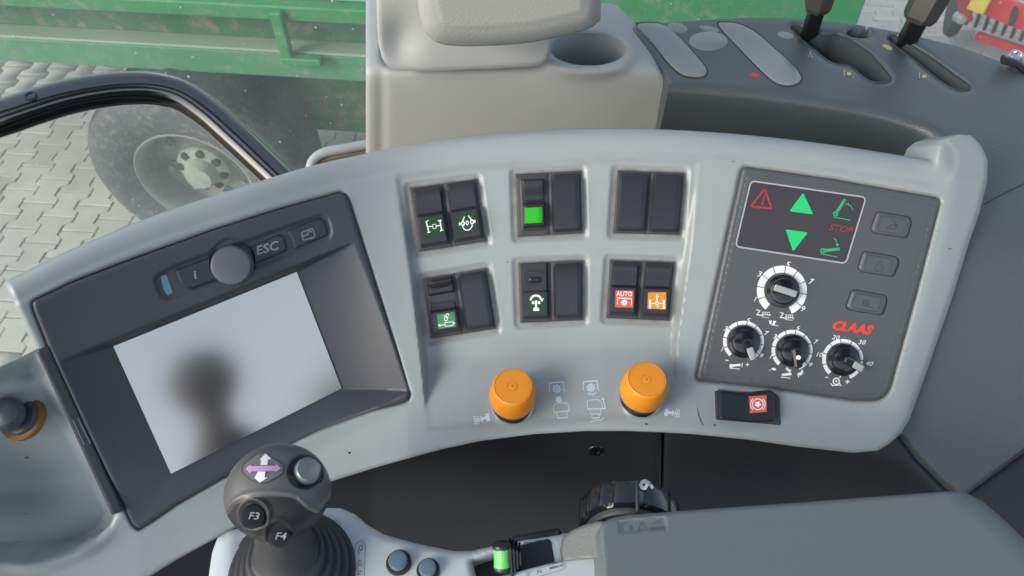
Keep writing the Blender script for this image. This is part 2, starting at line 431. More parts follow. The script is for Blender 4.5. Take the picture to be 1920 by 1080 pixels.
def decal(name, shapes, fn, m, parent, label=None):
    """flat print: fn maps pixel arrays to points"""
    V = []; F = []
    for v, f in shapes:
        b = len(V); P = fn(v[:, 0], v[:, 1]); V += list(P)
        for q in f:
            q = list(q); A = v[q]; ar = .5 * np.sum(A[:, 0] * np.roll(A[:, 1], -1) - A[:, 1] * np.roll(A[:, 0], -1))
            if ar > 0: q = q[::-1]
            F.append([b + i for i in q])
    return mk(name, V, F, m, parent, None, label)
def fine(shape, cuts=3):
    v, f = shape; b = bmesh.new(); vs = [b.verts.new((p[0], p[1], 0)) for p in v]
    for q in f:
        try: b.faces.new([vs[i] for i in q])
        except ValueError: pass
    bmesh.ops.triangulate(b, faces=b.faces[:]); bmesh.ops.subdivide_edges(b, edges=b.edges[:], cuts=cuts, use_grid_fill=True)
    b.verts.index_update(); o = (np.array([x.co[:2] for x in b.verts]), [[x.index for x in g.verts] for g in b.faces]); b.free(); return o
def onS(off): return lambda px, py: S(px, py, off)
def onB(bv, lift=.0002): return lambda px, py: np.array([cast(bv, a, b, lift)[0] for a, b in zip(px, py)])

# ================================================================== CONSOLE FACE
PAIRS = [
 [(768, 352), (893, 335), (911, 453), (785, 473)], [(966, 326), (1089, 320), (1092, 438), (970, 445)], [(1157, 319), (1283, 324), (1274, 441), (1149, 438)],
 [(793, 522), (912, 502), (930, 617), (808, 636)], [(971, 493), (1093, 488), (1093, 601), (975, 606)], [(1143, 487), (1265, 491), (1255, 602), (1136, 597)]]
TOPE = spline([(-60, 560), (10, 528), (130, 469), (300, 400), (480, 342), (580, 312), (685, 288), (800, 266), (950, 248), (1100, 241), (1250, 243), (1400, 253), (1550, 270), (1700, 293), (1748, 302)], 6, False)
FO = [(8, 528)] + [tuple(p) for p in TOPE[8:]] + [(1760, 272), (1775, 260), (1800, 252), (1822, 254), (1840, 272), (1852, 300), (1851, 340), (1836, 400), (1818, 452), (1785, 560), (1740, 690), (1706, 785), (1690, 812), (1668, 832), (1645, 845), (1600, 849), (1500, 838), (1400, 824), (1300, 814), (1250, 811), (1180, 808), (1100, 808), (1000, 814), (900, 827), (830, 842), (760, 861), (700, 878), (620, 903), (540, 940), (470, 974), (400, 1012), (330, 1050), (280, 1082), (240, 1110), (200, 1140), (-120, 1260), (-120, 1062), (-60, 1052), (0, 1046), (50, 1048), (90, 1043), (140, 1028), (180, 1008), (205, 985), (215, 965), (66, 655), (40, 600)]
FO = rpoly(FO, [5] + [.5] * (len(FO) - 1), 2)
TRAYL = spline([(-120, 1062), (0, 1046), (50, 1048), (90, 1043), (140, 1028), (180, 1008), (205, 985), (215, 965), (232, 1000)], 4, False)
BOTL = [(2000, 800)]
M_BEZ = rpoly([(60, 566), (140, 528), (250, 486), (400, 432), (520, 394), (642, 360), (652, 372), (768, 738), (764, 752), (700, 768), (600, 806), (450, 878), (330, 945), (262, 992), (250, 985), (160, 800), (92, 652), (64, 582)], [14, .5, .5, .5, .5, 10, 12, 12, 10, .5, .5, .5, .5, 14, 14, .5, .5, 3])
LIFT = rpoly([(1392, 312), (1560, 336), (1764, 372), (1715, 560), (1662, 752), (1600, 750), (1450, 728), (1304, 712)], [12, .5, 12, .5, 46, .5, .5, 8])
def fascia_h(px, py, sd):
    h = base_h(px, py)
    dt = distline(px, py, TOPE); r = 40.; x = np.clip(1 - dt / r, 0, 1)
    h = h - .0115 * rnd(x) * sstep(px, 1775, 1700) - .001 * sstep(-dt, -r - 12, -r)
    x = np.clip(1 - sd / 13., 0, 1); h = h - .004 * rnd(x)
    dl = distline(px, py, TRAYL); h = h + .003 * np.exp(-((dl - 14) / 11) ** 2) * sstep(px, 225, 150)
    # raised block at the right end, side bevel
    xl = np.interp(py, [250, 300, 335, 440, 640, 800, 860], [1752, 1768, 1790, 1775, 1712, 1680, 1660])
    h = h - .42 * PXM * 5 * (sp((px - xl) / 5) - sp(-xl / 5)) * (px > 1600)
    for q in PAIRS:
        s2 = sdonly(px, py, q); h = h - .0016 * sstep(s2, -13, -5)
    h = h - .0035 * sstep(sdonly(px, py, M_BEZ), -7, 4) - .003 * sstep(sdonly(px, py, LIFT), -8, 4)
    return h
console = empty('control_console', S(np.array([1000]), np.array([760]), -.03)[0], 'curved light grey plastic control console carrying the switches, screen and dial panel', 'console')
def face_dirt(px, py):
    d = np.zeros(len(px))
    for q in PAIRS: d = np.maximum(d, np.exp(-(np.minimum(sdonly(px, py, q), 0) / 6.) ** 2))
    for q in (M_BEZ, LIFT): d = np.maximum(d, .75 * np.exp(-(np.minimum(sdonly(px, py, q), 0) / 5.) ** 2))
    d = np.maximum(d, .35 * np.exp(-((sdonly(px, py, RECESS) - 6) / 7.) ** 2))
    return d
fascia = relief('fascia', FO, lambda x, y, s: tP(x, y, fascia_h(x, y, s)), M_FASCIA, console, step=3.0, holes=[M_BEZ.mean(0) + (M_BEZ - M_BEZ.mean(0)) * .965, LIFT.mean(0) + (LIFT - LIFT.mean(0)) * .96], hskirt=tuple(-N0 * .012), skirt=tuple(-N0 * .035 + np.array([0, .004, 0])), attr=face_dirt)
# small specks and scratches on the face
sp_ = [disc(655, 849, 2.2), disc(951, 492, 1.2), disc(1212, 795, 2.5, 1.6), ribbon([(1308, 765), (1310, 780), (1318, 797)], 1.1), disc(1340, 797, 1.6), disc(1375, 303, 1.3), ribbon([(1778, 466), (1784, 467)], 1.4)]
decal('scuff_mark', sp_, lambda x, y: at(x, y, tP(x, y, fascia_h(x, y, np.full(len(x), 99.)) + .0003)), M_BLACK, console)
# pale print between the knobs
ip = []
def pto(cx, cy, s=1, arc=True):
    ip.append(ribbon([(cx - 14 * s, cy + 8 * s), (cx - 14 * s, cy - 9 * s), (cx + 12 * s, cy - 11 * s), (cx + 14 * s, cy + 7 * s)], 2.2 * s)); ip.append(gear(cx, cy + 2 * s, 9 * s, 1, 8, .5)); ip.append(disc(cx, cy + 2 * s, 3 * s))
pto(1044, 727)
ip.append(pg([(1042, 744), (1052, 743), (1052, 749), (1056, 749), (1048, 756), (1040, 750), (1043, 750)]))
ip += [ribbon([(1038, 771), (1038, 760), (1043, 756), (1060, 755), (1066, 760), (1068, 770)], 1.4), ribbon([(1037, 773), (1069, 770)], 2), ribbon([(1044, 774), (1046, 784), (1063, 783), (1063, 772)], 1.6)]
pto(1108, 725); ip.append(ribbon([(1102, 738), (1110, 740), (1118, 736)], 2))
ip += [ribbon([(1102, 766), (1101, 753), (1105, 750), (1122, 749), (1128, 755), (1130, 765)], 1.4), ribbon([(1101, 767), (1136, 766)], 2.2), ribbon([(1106, 768), (1108, 776), (1126, 776), (1127, 767)], 1.4), ribbon([(1110, 777), (1110, 784), (1124, 783), (1123, 777)], 1.6), ribbon([(1135, 765), (1131, 748)], 2.4), pg([(1128, 750), (1130, 744), (1134, 749)]), ribbon([(1107, 791), (1116, 788), (1126, 788), (1132, 783)], 1.3)]
def minitrac(cx, cy, s, ang):
    a = math.radians(ang); R_ = np.array([[math.cos(a), -math.sin(a)], [math.sin(a), math.cos(a)]])
    for v, f in (ribbon([(6, -6), (-1, -7), (-2, 6), (5, 7)], 1.6), gear(4, 0, 5, 1, 6, .3), pg([(10, -2), (20, -3), (20, 3), (10, 2)]), pg([(9, -5), (12, -5), (12, 5), (9, 5)]), pg([(19, -7), (26, -7), (26, 7), (19, 7)])):
        ip.append(((v - [13, 0]) * s @ R_.T + [cx, cy], f))
minitrac(905, 785, 1.05, -14); minitrac(1259, 774, -1.0, 5)
decal('printed_symbols', ip, lambda x, y: at(x, y, tP(x, y, fascia_h(x, y, np.full(len(x), 99.)) + .0003)), M_PALE, console)

# ------------------------------------------------------------------ tray at the left end
def tray_h(px, py, sd):
    h = base_h(px, np.minimum(py, 900)) - .012
    x = np.clip(sd / 34., 0, 1); h = h - .010 * sstep(x) - .016 * np.exp(-(((px - 10) / 130) ** 2 + ((py - 905) / 60) ** 2)) - .006 * np.exp(-(((px - 40) / 60) ** 2 + ((py - 690) / 18) ** 2))
    return h
TRAY = rpoly([(-140, 745), (0, 688), (35, 672), (70, 654), (140, 780), (235, 962), (210, 1010), (150, 1045), (60, 1062), (-140, 1062)], [1, 1, 6, 6, 1, 20, 20, 20, 20, 1])
tray = relief('tray', TRAY, lambda x, y, s: tP(x, y, tray_h(x, y, s)), M_TRAY, console, step=4, skirt=tuple(-N0 * .03))
bvT = bvh_of(tray)
decal('scuff_mark', [ribbon([(47, 858), (54, 858)], 2), disc(48, 963, 1.2)], onB(bvT, .0003), M_BLACK, console)
# dark strip between tray and screen
STRIP = rpoly([(66, 655), (92, 646), (233, 958), (210, 966)], 2)
st = relief('slot_strip', STRIP, lambda x, y, s: tP(x, y, base_h(x, np.minimum(y, 900)) + .001 - .002 * np.clip(1 - s / 3, 0, 1)), mat('strip_plastic', (.04, .047, .055), .5, .3, 1500), console, step=3, skirt=tuple(-N0 * .02))
bvs = bvh_of(st)
decal('grip_line', [ribbon([(136, 787), (158, 834)], 1.6), ribbon([(146, 784), (169, 831)], 1.6)], onB(bvs, .0006), M_GREYP, console)

# ================================================================== DISPLAY TERMINAL
SC = [(215, 650), (555, 512), (638, 728), (322, 886)]
def s3(px, py, off): return S(np.array([px], float), np.array([py], float), off)[0]
c3 = np.array([s3(x, y, -.0075) for x, y in SC]); sc_o = c3.mean(0); sc_n = np.cross(c3[2] - c3[0], c3[1] - c3[3]); sc_n /= np.linalg.norm(sc_n)
if sc_n @ (CAM - sc_o) < 0: sc_n = -sc_n
_a = math.radians(6.5); sc_n = np.array([sc_n[0] * math.cos(_a) - sc_n[1] * math.sin(_a), sc_n[0] * math.sin(_a) + sc_n[1] * math.cos(_a), sc_n[2]])
sc_o = sc_o - sc_n * .0015
tscr = tplane(sc_o, sc_n)
Aq = np.array(SC, float)
def quad_uv(px, py):
    """affine screen coordinates"""
    o = Aq[0]; ex = ((Aq[1] - Aq[0]) + (Aq[2] - Aq[3])) / 2; ey = ((Aq[3] - Aq[0]) + (Aq[2] - Aq[1])) / 2
    Mi = np.linalg.inv(np.stack([ex, ey], 1)); c = Aq.mean(0)
    a = Mi[0, 0] * (px - c[0]) + Mi[0, 1] * (py - c[1]) + .5; b = Mi[1, 0] * (px - c[0]) + Mi[1, 1] * (py - c[1]) + .5
    return a, b
BAR = rpoly([(288, 520), (330, 498), (600, 404), (614, 408), (622, 432), (618, 450), (318, 562), (302, 558)], [14, 20, 16, 8, 8, 16, 14, 10])
def bez_t(px, py, sd):
    x = np.clip(1 - sd / 7., 0, 1)
    h = base_h(px, np.minimum(py, np.interp(px, FOLD[:, 0], FOLD[:, 1]) - 6)) + .0018 - .0022 * rnd(x)
    bar = sdonly(px, py, BAR); h = h - .0018 * sstep(bar, -4, 3)
    kd = np.hypot(px - 435, py - 490); h = np.where(kd < 43, np.minimum(h, h - .001), h)
    t1 = tP(px, py, h); a, b = quad_uv(px, py)
    w_ = np.ones(np.shape(px))
    for (i, wd) in ((0, 11.), (1, 120.), (2, 62.), (3, 105.)):
        A_, B_ = Aq[i], Aq[(i + 1) % 4]; e_ = (B_ - A_) / np.linalg.norm(B_ - A_); dd = e_[1] * (px - A_[0]) - e_[0] * (py - A_[1])
        w_ = np.minimum(w_, np.clip(1 - (dd - 2) / wd, 0, 1))
    return t1 + (tscr(px, py) + .0008 - t1) * w_
term = empty('display_terminal', S(np.array([450]), np.array([880]), -.01)[0], 'dark slate display terminal with washed out blank screen and a round jog knob', 'display')
bez = relief('bezel', M_BEZ, bez_t, M_BEZEL, term, step=3.0, skirt=tuple(-N0 * .012))
bvZ = bvh_of(bez)
sq = Aq + (Aq - Aq.mean(0)) * .012; sv = at(sq[:, 0], sq[:, 1], tscr(sq[:, 0], sq[:, 1]))
scr = mk('screen', np.concatenate([sv, sv - sc_n * .0006]), [(3, 2, 1, 0), (4, 5, 6, 7), (0, 1, 5, 4), (1, 2, 6, 5), (2, 3, 7, 6), (3, 0, 4, 7)], MATS['screen_film'], term)
def raised(name, pts, r, m, parent, fn, hi=.0015, edge=4., step=2.5, down=.003, label=None):
    """a key or plate: outline in pixels, top hi above fn(px,py)->t along the console normal"""
    ol = rpoly(pts, r)
    def tf(x, y, s):
        k = np.clip(1 - s / edge, 0, 1); return fn(x, y) - (hi - .7 * hi * (1 - np.sqrt(np.clip(1 - k * k, 0, 1)))) * 1.0
    return relief(name, ol, tf, m, parent, step=step, skirt=tuple(-N0 * down), label=label)
bzf = lambda x, y: bez_t(x, y, np.full(np.shape(x), 99.))
b1 = raised('key', [(328, 507), (400, 480), (404, 500), (415, 522), (352, 545), (338, 530)], [5, 2, 2, 2, 8, 6], M_KEY, term, bzf, label='left key marked i')
b2 = raised('key', [(468, 464), (526, 438), (534, 448), (540, 470), (474, 498), (476, 480)], [2, 6, 6, 8, 2, 2], M_KEY, term, bzf, label='key marked ESC')
b3 = raised('key', [(538, 433), (600, 408), (610, 418), (616, 441), (552, 468), (548, 450)], [3, 6, 8, 8, 3, 3], M_KEY, term, bzf, label='key marked with a window')
decal('letter', [text2d('i', 366, 516, 22, -5, 0, 1.2, .02)], onB(bvh_of(b1), .0002), M_GREYP, b1)
decal('letter', [text2d('ESC', 500, 466, 23, -15, .2, 1.15, .02)], onB(bvh_of(b2), .0002), M_GREYP, b2)
decal('symbol', [ribbon(rpoly([(565, 436), (586, 428), (591, 444), (569, 451)], 3), 1.6, True), ribbon([(567, 443), (578, 439), (577, 433)], 1.6), disc(582, 434, 2)], onB(bvh_of(b3), .0002), M_GREYP, b3)
decal('indicator_window', [pg(rpoly([(301, 518), (312, 515), (317, 530), (324, 549), (313, 554), (305, 538)], 3))], onB(bvZ, .0003), mat('indicator_blue', (.13, .27, .36), .3), term)
o, u, v, n = frame_at(437, 497, lambda x, y: np.array(cast(bvZ, x, y)[0]))
n = N0 * .93 + np.array([.18, 0, 0]); n /= np.linalg.norm(n)
MB().lathe([(.0116, 0), (.0116, .004), (.0112, .0065), (.0104, .0076), (.0094, .0079), (0.0001, .0079)], o, n, 48, cap1=False).build('jog_knob', mat('jog_knob_plastic', (.085, .095, .115), .33, .2, 1500), term, 30)

# ================================================================== ROCKER SWITCHES
def qmap(q):
    q = np.array(q, float)
    return lambda s, t: (q[0] * ((1 - s) * (1 - t))[..., None] + q[1] * (s * (1 - t))[..., None] + q[2] * (s * t)[..., None] + q[3] * ((1 - s) * t)[..., None])
def qgrid(name, q, hfn, m, parent, s0=0., s1=1., t0=0., t1=1., ns=12, nt_=24, base=-.002, label=None):
    S_ = np.linspace(s0, s1, ns); T_ = np.linspace(t0, t1, nt_)
    S_ = np.concatenate([[s0], S_, [s1]]); T_ = np.concatenate([[t0], T_, [t1]])
    ss, tt = np.meshgrid(S_, T_); P2 = qmap(q)(ss, tt); h = hfn(ss, tt)
    h[0, :] = base; h[-1, :] = base; h[:, 0] = base; h[:, -1] = base
    P = S(P2[..., 0], P2[..., 1], h - .0016); a, b = ss.shape; P = P.reshape(-1, 3)
    F = [(i * b + j, (i + 1) * b + j, (i + 1) * b + j + 1, i * b + j + 1) for i in range(a - 1) for j in range(b - 1)]
    return mk(name, P, F, m, parent, 38, label)
def edge(ss, s0, s1, w=.10):
    d = np.minimum(ss - s0, s1 - ss) / w; x = np.clip(1 - d, 0, 1); return 1 - np.sqrt(np.clip(1 - x * x, 0, 1))
def cutq(q, a, b):
    f = qmap(q); g = lambda s, t: f(np.array([s]), np.array([t]))[0]
    return [tuple(g(a, 0)), tuple(g(b, 0)), tuple(g(b, 1)), tuple(g(a, 1))]
def switch(q, kind, label, iconfn=None, icm=None, sym=None):
    q = np.array(q, float); c = q.mean(0); e = empty('rocker_switch' if kind != 'blank' else 'blanking_plate', s3(c[0], c[1], -.002), label, 'rocker switch' if kind != 'blank' else 'blanking plate', 'switch modules set in pairs in the console')
    hs = 2.2 * MM
    qgrid('housing', q, lambda s, t: hs - .0012 * np.maximum(edge(s, .0, 1., .05), edge(t, 0, 1, .03)), M_HOUSE, e, .008, .992, .004, .996)
    if kind == 'blank':
        def hf(s, t):
            h = hs + .0046 * np.sin(np.clip((t - .03) / .16, 0, 1) * np.pi / 2) ** .7 * (1 - .45 * np.clip((t - .9) / .06, 0, 1) ** 2) - .0008 * ((t - .5) * 2) ** 2
            return h - .0022 * edge(s, .08, .94, .07)
        qgrid('cover', q, hf, M_SWITCH, e, .08, .93, .03, .955)
    elif kind in ('icon', 'slot', 'latch'):
        def hf(s, t):
            up = .0040 * np.sin(np.clip((t - .03) / .09, 0, 1) * np.pi / 2) - .0022 * sstep(t, .1, .43)
            if kind == 'slot': up = .0018 + 0 * t
            if kind == 'latch': up = .0030 * sstep(t, .12, .16) * (t < .30) + .0012 + -.002 * sstep(t, .27, .30) + .0018 * sstep(t, .30, .54)
            low = .0056 if kind != 'slot' else .0034
            ts = {'icon': .43, 'slot': .47, 'latch': .55}[kind]
            h = up + (low - up) * sstep(t, ts, ts + .035)
            h = h - low * .75 * (1 - np.sqrt(np.clip(1 - np.clip((t - .86) / .08, 0, 1) ** 2, 0, 1)))
            return hs + h - .0016 * edge(s, .09, .93, .07)
        rk = qgrid('rocker', q, hf, M_SWITCH, e, .09, .93, .03, .94, 14, 40)
        if kind == 'slot':
            f = qmap(q); P = f(np.array([.28, .75, .75, .28]), np.array([.14, .14, .36, .36]))
            pl = rpoly(P, 5); relief('slot_well', pl, lambda x, y, s: tP(x, y, base_h(x, y) + hs + .0004 - .001 * sstep(s, 0, 3)), M_BLACK, e, step=2, skirt=tuple(-N0 * .001))
            P = f(np.array([.31, .72, .72, .31]), np.array([.24, .24, .34, .34]))
            relief('latch', rpoly(P, 5), lambda x, y, s: tP(x, y, base_h(x, y) + hs + .0012 - .0010 * np.clip(1 - s / 4, 0, 1) ** 2), M_BLACK, e, step=2, skirt=tuple(-N0 * .002))
        if kind == 'latch':
            qgrid('latch', q, lambda s, t: hs + .0062 - .001 * edge(s, .18, .88, .1) - .0022 * sstep(t, .1, .22), M_BLACK, e, .2, .86, .085, .25, 8, 8)
    elif kind == 'lens':
        def hf(s, t):
            h = .0045 - .0040 * sstep(t, .13, .45) + .0045 * sstep(t, .44, .52) + .0018 * sstep(t, .5, .8); h = h - .005 * sstep(t, .8, .87)
            return hs + h - .0010 * edge(s, .2, .86, .06)
        qgrid('rocker_well', q, lambda s, t: hs + .0006 - .0005 * np.maximum(edge(s, .14, .88, .05), edge(t, .09, .9, .03)), M_BLACK, e, .14, .88, .095, .91)
        rk = qgrid('rocker', q, hf, M_SWITCH, e, .2, .84, .12, .86, 12, 36)
        qgrid('lens', q, lambda s, t: hs + .0057 + .0016 * sstep(t, .5, .8) - .0006 * edge(s, .23, .78, .05), M_LENS, e, .255, .79, .545, .79, 8, 12)
    if icm:
        f = qmap(q); P = f(np.array([.22, .80, .80, .22]), np.array([.60, .60, .875 if kind != 'latch' else .86, .875 if kind != 'latch' else .86]))
        P = np.array(iconfn) if iconfn is not None else P
        bv = bvh_of(rk)
        ic = decal('icon_plate', [pg(rpoly(P, 1.0, 2))], onB(bv, .0003), icm, e)
        if sym: decal('symbol', sym, onB(bv, .0006), M_WHITE, ic)
    return e
halves = [(cutq(q, 0, .497), cutq(q, .503, 1)) for q in PAIRS]
SW = {}
# symbols traced where they are printed
axle = [ribbon([(799, 415), (804, 434)], 2.4), ribbon([(798, 417), (803, 413)], 2), ribbon([(801, 436), (807, 435)], 2.2), ribbon([(803, 425), (812, 424)], 2), ribbon(rpoly([(811, 421), (817, 420), (818, 428), (812, 429)], 1, 2), 1.2, True), ribbon([(818, 424), (826, 422)], 2), ribbon([(825, 414), (828, 432)], 2.4), ribbon([(821, 414), (828, 413)], 2.2), ribbon([(825, 433), (831, 431)], 2.2)]
steer = [ribbon(spline([(867, 424), (872, 431), (881, 430), (886, 422)], 4, False), 2), ribbon([(871, 406), (869, 411), (867, 415)], 2), ribbon([(878, 404), (882, 409), (884, 413)], 2), ring(868, 419, 1.6, 3.6, asp=1.4), ring(876, 418, 1.4, 3, asp=1.5), ring(885, 416, 1.6, 3.6, asp=1.4), disc(862, 420, 2, 3), disc(890, 415, 2, 3)]
lockc = [ring(836, 598, 2.0, 3.6, asp=1.25), ribbon([(836, 590), (840, 588), (842, 593)], 1.5), ribbon([(831, 593), (836, 591), (841, 597)], 1.4), ribbon(rpoly([(834, 605), (849, 603), (850, 610), (835, 612)], .5, 2), 1.5, True), ribbon([(825, 610), (833, 609)], 1.8), disc(824, 610, 2.5), disc(851, 606, 1.8)]
trac = [ring(1005, 564, 8, 12, -85, 80, n=16), pg([(1012, 560), (1020, 560), (1016, 566)]), pg([(1003, 563), (1007, 563), (1007, 576), (1011, 578), (1011, 583), (1000, 583), (1000, 578), (1003, 576)]), pg([(997, 565), (1002, 565), (1002, 570), (997, 570)]), pg([(1008, 565), (1013, 565), (1013, 570), (1008, 570)])]
auto = [text2d('AUTO', 1171, 551.5, 12.5, 1, 0, .86, .02), ribbon([(1158, 571), (1158, 559), (1184, 560), (1184, 572)], 1.6), gear(1170.5, 567.5, 6.2, 1, 8, .3)]
susp = [ribbon([(1219, 562), (1219, 578)], 4), ribbon([(1245, 562), (1245, 579)], 4), ribbon([(1220, 569), (1228, 569)], 1.8), ribbon([(1236, 569), (1244, 569)], 1.8), ring(1232, 568.5, 1.8, 3.8), ribbon([(1232, 565), (1232, 555)], 2.2), pg([(1228.5, 557), (1232, 551), (1235.5, 557)]), ribbon([(1233, 572), (1233, 577)], 1.5)]
switch(halves[0][0], 'icon', 'black rocker switch with white axle symbol on green, leftmost of the upper row', [(794, 410), (830, 406), (835, 440), (798, 444)], M_ICG, axle)
switch(halves[0][1], 'icon', 'black rocker switch with white differential lock ring symbol on dark green', [(856, 401), (890, 398), (895, 431), (861, 434)], M_ICG, steer)
switch(halves[1][0], 'lens', 'black rocker switch with a bright green lit lens in its lower half')
switch(halves[1][1], 'blank', 'plain black blank plate right beside the switch with the green lens')
switch(halves[2][0], 'blank', 'plain black blank plate, left one of the all blank upper right pair')
switch(halves[2][1], 'blank', 'plain black blank plate, right one of the all blank upper right pair')
switch(halves[3][0], 'latch', 'black locking rocker switch with open padlock and cylinder symbol on pale green', [(819, 590), (852, 585), (855, 612), (822, 617)], M_ICG2, lockc)
switch(halves[3][1], 'blank', 'plain black blank plate right beside the pale green padlock switch')
switch(halves[4][0], 'slot', 'black rocker switch with oval latch and white steering tractor symbol on green', [(988, 552), (1022, 553), (1023, 583), (988, 584)], M_ICG, trac)
switch(halves[4][1], 'blank', 'plain black blank plate right beside the steering tractor switch')
switch(halves[5][0], 'icon', 'black rocker switch with a red AUTO label, in the lower right pair', [(1154, 544), (1188, 545), (1187, 577), (1153, 576)], M_ICR, auto)
switch(halves[5][1], 'icon', 'black rocker switch with an amber axle label, beside the red AUTO switch', [(1215, 548), (1249, 548), (1249, 580), (1214, 579)], M_ICO, susp)

# ------------------------------------------------------------------ parking brake rocker on the shelf
e = empty('brake_switch', s3(1400, 768, -.004), 'wide black rocker switch with red brake symbol below the dial panel', 'rocker switch')
def shelfrel(name, pts, r, hi, m, parent, edge_=3, step=2.2, extra=None, down=.006, label=None):
    return relief(name, rpoly(pts, r), lambda x, y, s: tP(x, y, base_h(x, y) + hi - .0012 * np.clip(1 - s / edge_, 0, 1) ** 2 + (extra(x, y) if extra else 0)), m, parent, step=step, skirt=tuple(-N0 * down), label=label)
shelfrel('housing', [(1340, 733), (1452, 736), (1462, 745), (1464, 797), (1342, 787)], 3, .0015, M_HOUSE, e)
rk = shelfrel('rocker', [(1350, 733), (1400, 739), (1452, 734), (1453, 789), (1410, 792), (1351, 785)], [3, 10, 4, 4, 8, 4], .006, M_BLACK, e, 4, extra=lambda x, y: .0025 * (abs(x - 1398) / 50))
bv = bvh_of(rk)
ic = decal('icon_plate', [pg([(1404, 743), (1437, 741), (1438, 772), (1406, 775)])], onB(bv, .0004), M_ICR, e)
decal('symbol', [ring(1421, 758, 9.2, 11, n=28), ring(1421, 758, 13, 14.6, 40, 140, n=10), ring(1421, 758, 13, 14.6, 220, 320, n=10), gear(1421, 758, 6, 1, 5, .3), disc(1421, 758, 3)], onB(bv, .0007), M_WHITE, ic)

# ================================================================== LIFT CONTROL PANEL
lp = empty('lift_control_panel', s3(1530, 745, -.004), 'grey control panel with four rotary dials, three keys and green arrow indicators', 'control panel')
def lift_h(px, py, sd):
    h = base_h(px, np.minimum(py, np.interp(px, FOLD[:, 0], FOLD[:, 1]) - 10)) + .0008
    return h - .0006 * np.exp(-((sd - 11) / 1.6) ** 2) - .0015 * np.clip(1 - sd / 4, 0, 1) ** 2 - .0007 * sstep(-sd, -9, -3)
lf = relief('faceplate', LIFT, lambda x, y, s: tP(x, y, lift_h(x, y, s)), M_FACE, lp, step=3, skirt=tuple(-N0 * .008))
bvL = bvh_of(lf); onL = onB(bvL, .0002); onL2 = onB(bvL, .0005)
WIN = rpoly([(1408, 339), (1624, 370), (1586, 494), (1379, 462)], 9, 5)
win = decal('indicator_window', [pg(WIN)], onL, M_DISP, lp)
decal('border', [ribbon(WIN, 2.8, True)], onL2, M_LINE, win)
decal('symbol', [ribbon(rpoly([(1434, 354), (1447, 391), (1408, 387)], 4), 3.8, True), ribbon([(1434, 364), (1431, 378)], 2.2), disc(1429.5, 381, 2.6)], onL2, M_DRED, win, 'red warning triangle with exclamation mark')
decal('symbol', [pg(rpoly([(1506, 361), (1525, 402), (1480, 396)], 4))], onL2, M_GREEN, win, 'green triangle pointing up')
decal('symbol', [pg(rpoly([(1473, 430), (1515, 436), (1487, 472)], 4))], onL2, M_GREEN, win, 'green triangle pointing down')
decal('symbol', [ribbon([(1567, 401), (1583, 376)], 5.5), ring(1567, 401, 2.6, 5.2), disc(1583, 376, 3), ribbon([(1563, 407), (1595, 413)], 1.6), ribbon(spline([(1588, 383), (1595, 386), (1599, 395)], 4, False), 1.6), pg([(1585, 382), (1592, 380), (1591, 386)]),
  ribbon([(1543, 470), (1572, 467)], 5.5), ring(1543, 470, 2.6, 5), disc(1572, 467, 3.2), ribbon([(1539, 476), (1570, 482)], 1.6), ribbon(spline([(1562, 446), (1568, 451), (1570, 459)], 4, False), 1.6), pg([(1566, 458), (1574, 458), (1570, 463)])], onL2, M_DGREEN, win, 'green lifting and lowering arms')
decal('lettering', [text2d('STOP', 1575, 429, 17, 8, .35, 1.08, .0)], onL2, M_DRED, win)
decal('lettering', [text2d('CLAAS', 1596, 615, 23, 8, .3, 1.08, .06)], onL, M_RED, lp)
# keys on the panel
for (pts, sy) in (([(1645, 397), (1704, 407), (1708, 418), (1700, 446), (1640, 437), (1633, 430)], 's1'), ([(1620, 471), (1680, 482), (1685, 492), (1675, 519), (1615, 509), (1609, 502)], 's2'), ([(1598, 543), (1660, 554), (1662, 566), (1654, 591), (1593, 581), (1587, 575)], 's3')):
    cx, cy = np.mean(pts, 0)
    decal('key_gap', [pg(rpoly(np.array([cx, cy]) + (np.array(pts) - [cx, cy]) * 1.06, 8))], onL, M_BLACK, lp)
    k = relief('key', rpoly(pts, [6, 8, 5, 8, 6, 6]), lambda x, y, s: tP(x, y, lift_h(x, y, np.full(np.shape(x), 99.)) + .0018 - .0013 * np.clip(1 - s / 6, 0, 1) ** 1.5), M_FACE, lp, step=2, skirt=tuple(-N0 * .002))
    fn = onB(bvh_of(k), .0002); P = np.array([cx, cy]) + (np.array(pts) - [cx, cy]) * .72
    sh = [ribbon(rpoly(P[[0, 2, 3, 5]] if False else P, 3), .7, True)]
    if sy == 's1': sh += [ribbon(spline([(1670, 412), (1677, 414), (1680, 423)], 4, False), 1.2), pg([(1676, 421), (1684, 422), (1680, 427)]), ribbon([(1664, 428), (1680, 430)], 1.2), ribbon([(1664, 427), (1672, 421)], 1.4)]
    if sy == 's2': sh += [ribbon(rpoly([(1642, 496), (1656, 498), (1654, 508), (1640, 506)], 1, 2), 1.2, True), ring(1650, 494, 3.6, 4.8, -90, 90, n=12)]
    if sy == 's3': sh += [ring(1624, 568, 5, 6.4), disc(1624, 568, 2), ribbon([(1628, 576), (1637, 577)], 1.5)]
    decal('symbol', sh, fn, M_DIM, k)
